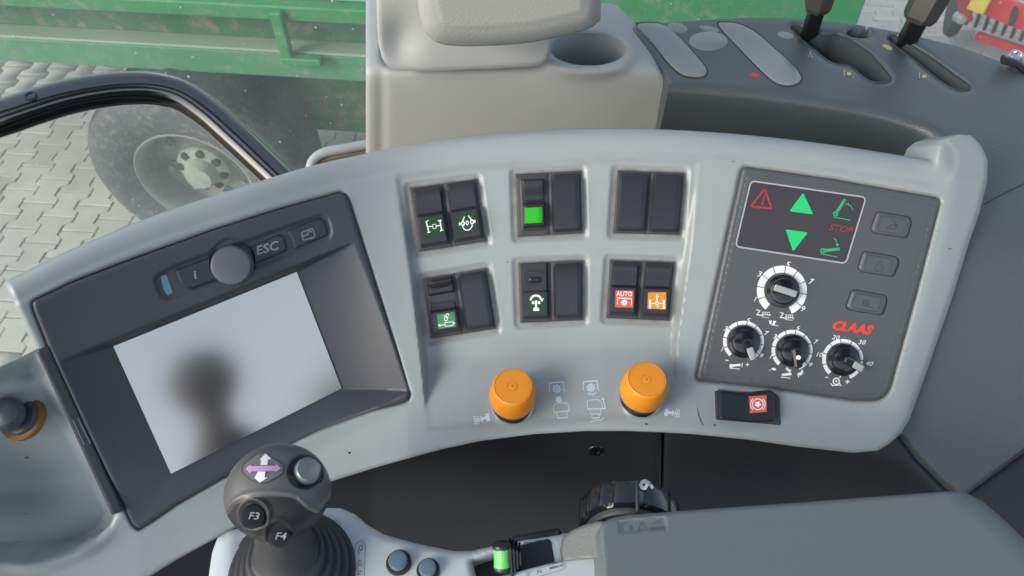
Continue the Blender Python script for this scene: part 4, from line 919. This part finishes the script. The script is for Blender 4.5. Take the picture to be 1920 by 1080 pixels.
# throttle lever
e = empty('throttle_lever', at(np.array(950), np.array(1060), tZ(ZC - .01)(np.array(950), np.array(1060))), 'small black thumb lever with a lime green face in the armrest slot', 'lever')
tb = float(tZ(ZC + .016)(np.array([940.]), np.array([1040.]))[0])
def qz(px, py, k=0.): return at(np.array(float(px)), np.array(float(py)), np.array(tb + k))
a_, b_ = qz(940, 1016), qz(944, 1072); ax = b_ - a_; L_ = np.linalg.norm(ax); ax /= L_
rr = 5.0e-3
prof = [(.0001, 0), (rr * .7, .0003), (rr * .95, .0012), (rr * 1.0, .0028), (rr * .88, .0045), (rr * .82, L_ / 2), (rr * .88, L_ - .0045), (rr * 1.0, L_ - .0028), (rr * .95, L_ - .0012), (rr * .7, L_ - .0003), (.0001, L_)]
MB().lathe(prof, a_, ax, 32, cap0=False, cap1=False).build('head', M_BLACK, e, 40)
prof = [(rr * .97, .0026), (rr * .90, .0042), (rr * .85, L_ / 2), (rr * .90, L_ - .0042), (rr * .97, L_ - .0026)]
lens_ = MB().lathe([(r * 1.03, h) for r, h in prof], a_ , ax, 32).build('green_face', M_LIME, e, 40)
decal('symbol', [ribbon(rpoly([(934, 1034), (945, 1034), (945, 1050), (934, 1050)], 2), .9, True), ribbon([(936, 1040), (943, 1040)], .9), ribbon([(936, 1045), (943, 1045)], .9), ribbon([(939, 1034), (939, 1050)], .8)], onB(bvh_of(lens_), .0002), mat('pale_lime_print', (.5, .8, .5), .5), lens_)
b = MB()
for k in range(4):
    c_ = qz(958 + k * 6, 1046 + k * 1.5, .004 + k * .0025); b.box(c_, RT, ax, np.cross(RT, ax), .0016, .016 - k * .0006, .016, .0004)
b.build('rib', M_WHEELB, e, 35)
qd = at(np.array([1010.]), np.array([1040.]), tZ(ZC - .006)(np.array([1010.]), np.array([1040.])))[0]
MB().box(qd, (1, .18, 0), (-.18, 1, 0), (0, 0, 1), .030, .024, .008, .002).build('slide', M_DARK, e, 35)

# ------------------------------------------------------------------ hand wheel with a 6
wc = at(np.array(1180.), np.array(972.), np.array(.42)); e = empty('adjuster_wheel', wc, 'glossy black scalloped adjuster wheel marked 6 behind the armrest', 'wheel')
wa = np.array([-.10, -1, .12]); wa /= np.linalg.norm(wa)
def scal(a, k): 
    return 1 - (.055 * max(0, math.cos(a * 9)) ** 3 if 1 < k < 6 else 0)
wh = MB().lathe([(.019, -.0078), (.0268, -.0078), (.0282, -.0066), (.0288, -.004), (.0288, .004), (.0282, .0066), (.0262, .0078), (.0190, .0082)], wc, wa, 108, mod=scal, ru=RT).build('rim', M_WHEELB, e, 30)
MB().lathe([(.0245, .0078), (.0245, .0100), (.0235, .0112), (.012, .0114)], wc, wa, 60).build('face', mat('wheel_face_plastic', (.07, .075, .08), .45), e, 30)
MB().box(wc + np.array([.0008, 0, .0278]), RT, wa, (0, 0, 1), .0020, .019, .0040, .0008).build('index_rib', M_HOUSE, e)
bw = bvh_of(wh); decal('number', [fine(text2d('6', 1211, 909, 36, 96, 0, 1.2, .035), 1)], onB(bw, .0008), M_PALE, e)

# ------------------------------------------------------------------ armrest pad
arm = empty('armrest', (.25, .1, 2.56), 'large grey green grained armrest cushion filling the lower right', 'armrest')
ZA = 2.640
AR = [(1122, 1300), (1132, 1120), (1128, 1040), (1124, 1000), (1126, 984), (1140, 973), (1165, 967), (1300, 956), (1500, 942), (1700, 927), (1780, 921), (1812, 924), (1840, 938), (1880, 972), (1930, 1020), (2000, 1085), (2080, 1300)]
IPL = rpoly([(1156, 976), (1249, 967), (1252, 994), (1160, 1002)], 5)
def arm_t(px, py, sd):
    t = tZ(ZA)(px, py); x = np.clip(1 - sd / 8., 0, 1); t = t + .003 * rnd(x) + .0008 * sstep(sdonly(px, py, IPL), 0, 3)
    dr = distline(px, py, [(1812, 924), (1840, 938), (1880, 972), (1930, 1020), (2000, 1085), (2080, 1300)]); x = np.clip(1 - dr / 40., 0, 1)
    return t + .010 * rnd(x)
ap = relief('pad', rpoly(AR, [1, 1, 1, 8, 10, 10, 8, 1, 1, 1, 1, 1, 1, 1, 1, 1, 1], 4), arm_t, M_ARM, arm, step=3.6, skirt=(-.002, .006, -.045))
bva = bvh_of(ap)
decal('embossed_symbol', [ribbon([(1166, 995), (1164, 985), (1172, 979), (1182, 979)], 1), ribbon([(1180, 985), (1185, 994)], 2.2), ribbon(rpoly([(1196, 994), (1203, 978), (1212, 992)], 1), 1.1, True), ribbon([(1218, 991), (1242, 989)], 3), ribbon([(1222, 984), (1232, 978), (1240, 976)], 1.), disc(1243, 990, 2)], onB(bva, .0005), mat('embossed_mark', (.075, .095, .10), .5), arm)
SP = [(1052, 1030), (1056, 1008), (1070, 995), (1095, 984), (1122, 977), (1136, 978), (1134, 1046), (1056, 1052)]
relief('side_panel', rpoly(SP, [4, 6, 6, 2, 2, 2, 2, 2]), lambda x, y, s: tZ(ZA - .012)(x, y) + .0008 * np.clip(1136 - x, 0, 90) * .25 + .002 * np.clip(1 - s / 5, 0, 1) ** 2, mat('armrest_side_plastic', (.165, .185, .18), .55, .8, 700), arm, step=3, skirt=(0, .01, -.03))

# ------------------------------------------------------------------ joystick
jb = at(np.array(543.), np.array(1078.), tZ(ZC)(np.array(543.), np.array(1078.)))
jt = .362
jc = at(np.array(522.), np.array(925.), np.array(jt))
joy = empty('joystick', jb, 'dark grey joystick with arrow emblem and F3 and F4 buttons on a rubber boot', 'joystick')
jax = jc - jb; jax /= np.linalg.norm(jax)
# bellows
pr = [(.0350, -.001), (.0350, .0008), (.0338, .0016), (.0322, .0014), (.0316, .0022), (.0314, .0046), (.0300, .0056), (.0284, .0054), (.0278, .0062), (.0276, .0088), (.0262, .0098), (.0246, .0096), (.0240, .0104), (.0238, .0132), (.0224, .0142), (.0208, .0140), (.0202, .0150), (.0200, .0182), (.0186, .0192), (.0172, .0190), (.0158, .0205), (.0140, .030), (.0128, .040), (.0125, .055)]
def bel(k): return pr[k]
b = MB(); seg = 64; V = []; Fq = []
for k, (r, h) in enumerate(pr):
    f_ = max(0, h) / .055; cen = jb + np.array([0, 0, h]) + (jax - np.array([0, 0, jax[2]])) / jax[2] * h * (.6 + .4 * f_)
    for i in range(seg):
        a = 2 * math.pi * i / seg; V.append(cen + np.array([math.cos(a), math.sin(a), 0]) * r)
for k in range(len(pr) - 1):
    for i in range(seg): j = (i + 1) % seg; Fq.append((k * seg + i, k * seg + j, (k + 1) * seg + j, (k + 1) * seg + i))
b.add(V, Fq); b.build('boot', M_BOOT, joy, 50)
# head: an egg whose crown faces the driver
vd = (CAM - jc); vd /= np.linalg.norm(vd)
hx = RT; hz = jax * .75 + vd * .25; hz /= np.linalg.norm(hz); hx = hx - hz * (hx @ hz); hx /= np.linalg.norm(hx); hy = np.cross(hz, hx)
SCV = spline([(400, 985), (418, 968), (432, 948), (455, 934), (490, 928), (525, 929), (552, 931), (575, 944), (600, 953), (640, 900), (700, 860)], 6, False)
def below_curve(px, py): return py - np.interp(px, [380, 425, 436, 455, 480, 510, 540, 556, 575, 596, 618, 700], [990, 962, 946, 935, 929, 927, 930, 934, 953, 962, 935, 830])
na, nb = 280, 190; V = []; 
TH, PH = np.meshgrid(np.linspace(0, 2 * np.pi, na, endpoint=False), np.linspace(.001, np.pi - .001, nb))
cz = np.cos(PH); sx = np.sin(PH) ** .92
wd = np.where(cz > 0, 1.0, 1 - .42 * (-cz) ** 1.3)
Rr = .0262
P = jc + (np.cos(TH) * sx * wd * Rr * .96)[..., None] * hx + (np.sin(TH) * sx * wd * Rr * .92)[..., None] * hy + (np.where(cz > 0, cz * .88, cz * 1.12) * Rr)[..., None] * hz
nrm = P - jc; nrm /= np.linalg.norm(nrm, axis=2)[..., None]
px, py = proj(P.reshape(-1, 3)); px = px.reshape(P.shape[:2]); py = py.reshape(P.shape[:2])
fc = ((CAM - P) * nrm).sum(2) / np.linalg.norm(CAM - P, axis=2); front = fc > 0; fw = sstep(fc, 0., .35)
bc = below_curve(px, py); dsp = -.0010 * sstep(bc, -1, 5) * fw
dsp = dsp - .0040 * sstep(-np.hypot((px - 572) / 1., (py - 884) / 1.), -36, -27) * fw
dsp = dsp + .0008 * np.exp(-((bc + 6) / 5) ** 2) * fw
for (cx, cy, r) in ((474, 966, 30), (524, 1003, 27)): dsp = dsp + (.0012 * np.exp(-((np.hypot(px - cx, py - cy) - r) / 5) ** 2) ) * fw
P = P + nrm * dsp[..., None]
Fq = []; fm = []
dark = (bc > 2) & front | (~front)
for i in range(nb - 1):
    for j in range(na):
        j2 = (j + 1) % na; Fq.append((i * na + j, (i + 1) * na + j, (i + 1) * na + j2, i * na + j2)); fm.append(1 if dark[i, j] else 0)
Fq.append(tuple(range(na))); fm.append(0); Fq.append(tuple(range((nb - 1) * na, nb * na))[::-1]); fm.append(1)
head = mk('grip', P.reshape(-1, 3), Fq, None, joy, 60, mats=[M_GRIP, M_GRIPD], fmat=fm)
bh = bvh_of(head); onH = onB(bh, .0003)
EMB = rpoly([(496, 848), (533, 872), (530, 888), (495, 908), (470, 900), (453, 884), (456, 870), (482, 850)], [10, 10, 8, 14, 8, 10, 8, 10])
decal('emblem_film', [fine(pg(EMB), 3)], onH, mat('emblem_film', (.15, .15, .148), .4), joy)
em = decal('emblem', [fine(ribbon(EMB, 1.4, True), 2)], onB(bh, .0005), mat('emblem_line', (.05, .05, .05), .5), joy)
decal('arrow', [fine(x_, 4) for x_ in (pg([(486, 863), (498, 850), (509, 861), (503, 861), (501, 872), (488, 872), (490, 862)]), pg([(484, 884), (498, 884), (496, 895), (502, 895), (487, 905), (477, 896), (482, 896)]))], onB(bh, .0007), M_WHITE, em, 'white up and down arrows')
decal('arrow', [fine(pg([(460, 879), (470, 871), (471, 874), (517, 873), (518, 870), (527, 878), (516, 886), (516, 883), (471, 884), (470, 888)]), 5)], onB(bh, .0009), M_PINK, em, 'violet left and right arrow')
p_, n_ = cast(bh, 573, 888); n_ = hz * .6 + vd * .5 + hx * .25; n_ /= np.linalg.norm(n_)
bb = MB().lathe([(.0086, -.002), (.0086, .0012), (.0080, .0018), (.0068, .0018)], p_, n_, 40).build('button_well', M_BLACK, joy, 35)
MB().lathe([(.0062, 0), (.0064, .0045), (.0060, .0060), (.0052, .0068), (.0035, .0064), (.0001, .0060)], p_, n_, 40, cap1=False).build('button', M_CLEAR, bb, 40)
for (cx, cy, r, tx) in ((474, 968, .0056, 'F3'), (524, 1006, .0050, 'F4')):
    p_, n_ = cast(bh, cx, cy); n_ = np.array(n_); p_ = p_ + vd * .0016; n_ = vd; n_ /= np.linalg.norm(n_)
    bb = MB().lathe([(r, -.003), (r, .0012), (r * .9, .0020), (r * .7, .0023), (.0001, .0021)], p_, n_, 36, cap1=False).build('button', M_BLACK, joy, 40, label='round button marked ' + tx)
    decal('lettering', [text2d(tx, cx + 1, cy, 19, 2, .25, 1.15, .01)], onB(bvh_of(bb), .0003), M_LINE, bb)

# ================================================================== OUTSIDE: YARD, TRAILER, MACHINE
pm = bpy.data.materials.new('concrete_paver'); pm.use_nodes = True; t = pm.node_tree; bs = t.nodes['Principled BSDF']; N = t.nodes.new; L = t.links.new
geo = N('ShaderNodeNewGeometry'); oi = N('ShaderNodeObjectInfo'); n1 = N('ShaderNodeTexNoise'); n1.inputs['Scale'].default_value = 1.6; n1.inputs['Detail'].default_value = 9; n1.inputs['Roughness'].default_value = .7; L(geo.outputs['Position'], n1.inputs[0])
r1 = N('ShaderNodeValToRGB'); r1.color_ramp.elements[0].color = (.47, .46, .42, 1); r1.color_ramp.elements[1].color = (.62, .61, .56, 1); r1.color_ramp.elements[0].position = .35; r1.color_ramp.elements[1].position = .7
L(n1.outputs[0], r1.inputs[0]); mh = N('ShaderNodeMix'); mh.data_type = 'RGBA'; mh.blend_type = 'MULTIPLY'; mh.inputs['Factor'].default_value = 1
rc = N('ShaderNodeMapRange'); rc.inputs['To Min'].default_value = .84; rc.inputs['To Max'].default_value = 1.08; L(oi.outputs['Random'], rc.inputs[0]); L(r1.outputs[0], mh.inputs['A']); L(rc.outputs[0], mh.inputs['B'])
n2 = N('ShaderNodeTexNoise'); n2.inputs['Scale'].default_value = .9; n2.inputs['Detail'].default_value = 5; L(geo.outputs['Position'], n2.inputs[0]); r2 = N('ShaderNodeValToRGB'); r2.color_ramp.elements[0].position = .58; r2.color_ramp.elements[1].position = .75; r2.color_ramp.elements[0].color = (0, 0, 0, 1); r2.color_ramp.elements[1].color = (.45, .45, .45, 1)
L(n2.outputs[0], r2.inputs[0]); ms = N('ShaderNodeMix'); ms.data_type = 'RGBA'; ms.inputs['B'].default_value = (.36, .22, .15, 1); L(r2.outputs[0], ms.inputs['Factor']); L(mh.outputs['Result'], ms.inputs['A']); L(ms.outputs['Result'], bs.inputs['Base Color']); bs.inputs['Roughness'].default_value = .85
n3 = N('ShaderNodeTexNoise'); n3.inputs['Scale'].default_value = 160; L(geo.outputs['Position'], n3.inputs[0]); bp = N('ShaderNodeBump'); bp.inputs['Strength'].default_value = .4; bp.inputs['Distance'].default_value = .003; L(n3.outputs[0], bp.inputs['Height']); L(bp.outputs[0], bs.inputs['Normal'])
yard = mk('yard_ground', *(lambda b: (b.V, b.F))(MB().wbox(-60, 60, -40, 80, -.3, -.022)), mat('joint_sand', (.06, .058, .05), .95, .5, 60, var=.2, vscale=3), None, None)
yard['kind'] = 'structure'
PW, PL, PE = .166, .208, .019
side = [(-.5, PE), (-.31, PE), (-.19, -PE), (.19, -PE), (.31, PE), (.5, PE)]
gpj = .008
def paver_mesh():
    R_ = [(PW / 2 + e_ - gpj / 2, v_ * PL * (1 - gpj / PL)) for v_, e_ in side]; ol = R_ + [(-x, y) for x, y in R_[::-1]]; n = len(ol)
    V = [(x, y, -.03) for x, y in ol] + [(x, y, -.004) for x, y in ol] + [(x - math.copysign(.003, x), y - (math.copysign(.003, y) if abs(y) > PL * .45 else 0), 0) for x, y in ol]
    F = [tuple(range(2 * n, 3 * n))]
    for i in range(n): j = (i + 1) % n; F += [(i, j, n + j, n + i), (n + i, n + j, 2 * n + j, 2 * n + i)]
    return V, F
pv, pf = paver_mesh(); pme = bpy.data.meshes.new('paving_stone'); pme.from_pydata(pv, [], pf); pme.update(); pme.materials.append(pm)
cand = []; ROT = math.radians(-4); cr, sr = math.cos(ROT), math.sin(ROT)
for i in range(-44, 62):
    for j in range(-4, 40):
        x = i * PW; y = 1.2 + j * PL + (PL / 2 if i % 2 else 0); X_ = x * cr - y * sr; Y_ = x * sr + y * cr; cand.append((X_, Y_))
cand = np.array(cand); pxx, pyy = proj(np.c_[cand, np.zeros(len(cand))])
vis = ((pxx > -30) & (pxx < 290) & (pyy > 190) & (pyy < 690) & (pyy < 700)) | ((pxx > 560) & (pxx < 700) & (pyy > 195) & (pyy < 300)) | ((pxx > 1600) & (pxx < 1950) & (pyy > -20) & (pyy < 150))
dist = np.hypot(cand[:, 0], cand[:, 1]); order = [k for k in np.argsort(dist) if vis[k]][:300]; sel = set(order)
for k in order:
    o = bpy.data.objects.new('paving_stone', pme); COL.objects.link(o); o.parent = yard; o.location = Vector((cand[k][0], cand[k][1], random.uniform(-.002, .002))) - yard.location; o.rotation_euler = (random.uniform(-.008, .008), random.uniform(-.008, .008), ROT + random.uniform(-.01, .01))
b = MB(); rot = np.array([[cr, -sr, 0], [sr, cr, 0], [0, 0, 1]]); pva = np.array(pv) @ rot.T
for k in range(len(cand)):
    if k in sel or cand[k][1] > 9 or not (-6 < cand[k][0] < 9): continue
    b.add(pva + [cand[k][0], cand[k][1], 0], pf)
ps = b.build('paving_stones', pm, yard, None); ps['kind'] = 'stuff'

# trailer ------------------------------------------------------------------
def painted(name, c, dc, amt, sc):
    return mat(name, c, .5, .3, 120, var=.12, vscale=sc, dirt=amt, dcol=dc)
G1 = painted('green_paint', (.014, .22, .068), (.22, .27, .18), .75, 3)
G2 = painted('pale_green_paint', (.18, .45, .32), (.12, .35, .2), .2, 3)
G3 = painted('dirty_green_paint', (.02, .13, .055), (.27, .21, .16), 1., 2.2)
G4 = painted('light_green_paint', (.05, .23, .11), (.24, .28, .2), .7, 3)
tr = empty('trailer', (-.6, 2.9, 0), 'green farm trailer with a dusty wheel parked outside the window', 'trailer')
TR = math.radians(-5.5); RM = np.array([[math.cos(TR), -math.sin(TR), 0], [math.sin(TR), math.cos(TR), 0], [0, 0, 1]]); TO = np.array([-.6, 2.86, 0])
def tb_(name, x0, x1, y0, y1, z0, z1, m, bev=.006, tilt=0):
    b = MB(); o = np.array([(x0 + x1) / 2, (y0 + y1) / 2, (z0 + z1) / 2]); u, v, n = RM @ np.array([1., 0, 0]), RM @ np.array([0, math.cos(tilt), math.sin(tilt)]), RM @ np.array([0, -math.sin(tilt), math.cos(tilt)])
    b.box(TO + RM @ o, u, v, n, x1 - x0, y1 - y0, z1 - z0, bev); return b.build(name, m, tr, 30)
tb_('side_wall', -4, 1.92, .03, .09, 1.402, 2.3, G2)
tb_('rail', -4, 1.93, -.03, .05, 1.335, 1.400, G1)
tb_('recessed_panel', -4, 1.92, .07, .12, 1.185, 1.333, G3)
tb_('ledge', -4, 1.93, -.02, .10, 1.170, 1.184, mat('worn_edge', (.22, .32, .22), .6, .3, 100))
tb_('beam', -4, 1.93, -.015, .06, 1.045, 1.169, G4)
tb_('chassis_beam', -1.0, 1.9, .30, .42, .50, 1.02, G3)
tb_('chassis_beam', -4, 1.9, .9, 1.02, .84, 1.02, G3)
tb_('floor', -4, 1.92, .06, 1.9, 1.0, 1.04, G3)
for x in (-.40, 1.1): tb_('stake', x, x + .05, -.07, -.031, 1.16, 1.39, G1)
tb_('bracket_foot', -.40, -.22, -.08, -.032, 1.150, 1.185, G1)
tb_('side_panel', .3, 1.95, -.05, -.032, 1.42, 2.0, G1)
for x in (-2.6, -1.2, .9, 1.7): tb_('crossmember', x, x + .08, .1, 1.2, .86, 1.0, mat('dark_steel', (.03, .03, .03), .7))
# wheel
def wheel(cx, cy, cz):
    ax = RM @ np.array([0, -1., 0]); o = np.array([cx, cy, cz])
    wroot = MB().lathe([(.285, .02), (.30, .05), (.345, .075), (.42, .082), (.475, .065), (.512, .035), (.527, 0), (.53, -.06), (.53, -.30), (.520, -.35), (.47, -.40), (.36, -.41), (.285, -.37)], o, ax, 96, cap0=False, cap1=False, mod=lambda a, k: 1 - (.014 if (7 <= k <= 8 and int(a / math.pi * 40) % 2) else 0)).build('wheel', None, tr, 30, mats=[mat('dusty_tyre', (.075, .085, .095), .8, .8, 60, var=.4, vscale=5, dirt=1., dcol=(.20, .20, .18)), mat('tyre_tread', (.022, .032, .045), .7, .8, 60, var=.4, vscale=6, dirt=.5, dcol=(.12, .12, .11))], fmat=[1 if 5 <= k // 96 <= 8 else 0 for k in range(96 * 12)])
    MB().lathe([(.292, .035), (.300, .045), (.292, .050), (.278, .040), (.268, .015), (.258, -.04), (.250, -.11), (.232, -.13), (.17, -.125), (.145, -.10), (.14, -.09)], o, ax, 72, cap0=False).build('rim', mat('dusty_rim', (.28, .285, .27), .7, .4, 60, var=.3, vscale=12, dirt=.6, dcol=(.08, .12, .09)), wroot, 35)
    MB().lathe([(.135, -.10), (.132, -.06), (.118, -.045), (.085, -.035), (.075, .0), (.065, .02), (.0001, .026)], o, ax, 48, cap1=False).build('hub', mat('hub_paint', (.32, .34, .31), .7, .4, 60, var=.3, vscale=16, dirt=.8, dcol=(.03, .22, .08)), wroot, 35)
    u = RM @ np.array([1., 0, 0]); bb = None
    for k in range(8):
        a = 2 * math.pi * k / 8 + .2; p = o + (u * math.cos(a) + np.array([0, 0, 1.]) * math.sin(a)) * .195
        MB().lathe([(.026, -.128), (.024, -.112), (.016, -.110), (.016, -.085), (.012, -.082)], p, ax, 12).build('wheel_nut', MATS['dusty_rim'], wroot, 30)
        p = o + (u * math.cos(a + .39) + np.array([0, 0, 1.]) * math.sin(a + .39)) * .105
        MB().lathe([(.022, -.060), (.022, -.036), (.0001, -.036)], p, ax, 14, cap1=False).build('hub_hole', mat('dark_steel', (.03, .03, .03), .7), wroot, 30)
    return wroot
wheel(-1.56, 2.80, .53)
MB().tube([(-1.56, 2.95, .53), (-1.45, 4.3, .53)], .06, 16).build('axle', MATS['dark_steel'], tr)

# red machine ------------------------------------------------------------------
rmach = empty('red_harrow', (3.5, 5.0, 0), 'red farm implement with yellow sticker standing on the paving at far right', 'farm implement')
RP = mat('red_paint', (.62, .03, .04), .45, .2, 100, var=.1, dirt=.2, dcol=(.3, .2, .15))
def zp(px, py, z): return at(np.array(float(px)), np.array(float(py)), tZ(z)(np.array(float(px)), np.array(float(py))))
def beam(name, a, b_, wd, ht, m, par=rmach):
    a = np.array(a); b_ = np.array(b_); u = b_ - a; Lh = np.linalg.norm(u); u /= Lh; v = np.cross([0, 0, 1.], u); v /= np.linalg.norm(v)
    return MB().box((a + b_) / 2, u, v, np.cross(u, v), Lh, wd, ht, .006).build(name, m, par, 30)
a = zp(1800, -30, .75); b_ = zp(1812, 34, .45); beam('arm', a, b_, .09, .03, RP)
MB().lathe([(.035, -.03), (.035, .03), (.02, .035)], zp(1800, 33, .46), (0, -1, .3), 16).build('pin', mat('pin_steel', (.5, .5, .48), .4, metal=.6), rmach)
fb = beam('frame_beam', zp(1815, -10, .62), zp(1990, 62, .62), .03, .14, RP)
beam('sticker', zp(1822, -2, .645), zp(1853, 10, .645), .034, .12, mat('yellow_sticker', (.80, .62, .10), .5), rmach)
beam('clamp', zp(1905, 12, .66), zp(1896, 46, .60), .03, .04, M_DARK)
beam('frame_beam', zp(1830, 66, .2), zp(1990, 118, .2), .05, .05, RP)
beam('orange_tine', zp(1838, 74, .12), zp(1856, 84, .12), .03, .03, mat('orange_paint', (.8, .2, .03), .5), rmach)
for k in range(9):
    x = 1800 + k * 17; beam('tine', zp(x + 30, -8 + k * 6, .5), zp(x + 12, 44 + k * 5, .05), .025, .03, mat('rusty_steel', (.14, .10, .07), .7, .3, 80, var=.3))
MB().lathe([(.0001, -.04), (.20, -.035), (.22, 0), (.20, .035), (.0001, .04)], zp(1797, 8, .35), (1, -.35, .1), 32, cap0=False, cap1=False).build('disc_wheel', M_DARK, rmach, 30)
for q_ in ((1868, 4), (1905, -6), (1925, 20)): beam('straw_bundle', zp(q_[0], q_[1], .4), zp(q_[0] + 26, q_[1] + 6, .3), .04, .02, mat('straw', (.42, .33, .18), .8), rmach)

# ================================================================== UNSEEN CAB ROOF AND FLOOR, ADDED TO SHAPE THE LIGHT
cab = empty('unseen_cab_shell', (0, -.1, 1.4), 'unseen tractor cab roof with an open hatch above a dark floor, added to shape the light on the console', 'cab')
RL = mat('roof_liner', (.25, .25, .24), .8)
HX0, HX1, HY0, HY1 = -.45, .35, -.75, -.15  # invented hatch opening, added to give the screen a bright reflection
b = MB(); b.wbox(-1.0, HX0, -1.3, .15, 3.80, 3.90); b.wbox(HX1, 1.2, -1.3, .15, 3.80, 3.90); b.wbox(HX0, HX1, HY1, .15, 3.80, 3.90); b.wbox(HX0, HX1, -1.3, HY0, 3.80, 3.90); b.build('roof', RL, cab)  # unseen roof added to dim overhead light, cut short in front for sky light
MB().wbox(-1.0, 1.2, -1.3, .85, 1.35, 1.45).build('floor', M_DARK, cab)
MB().wbox(-1.0, 1.2, -1.3, -1.25, 1.45, 2.5).build('rear_wall', M_DARK, cab)
MB().wbox(1.15, 1.2, -1.25, .85, 1.45, 2.3).build('side_wall', M_DARK, cab)

for o in list(bpy.data.objects):
    if o.name.split('.')[0] in ('printed_symbols', 'scuff_mark', 'grip_line', 'numerals'): o['kind'] = 'stuff'
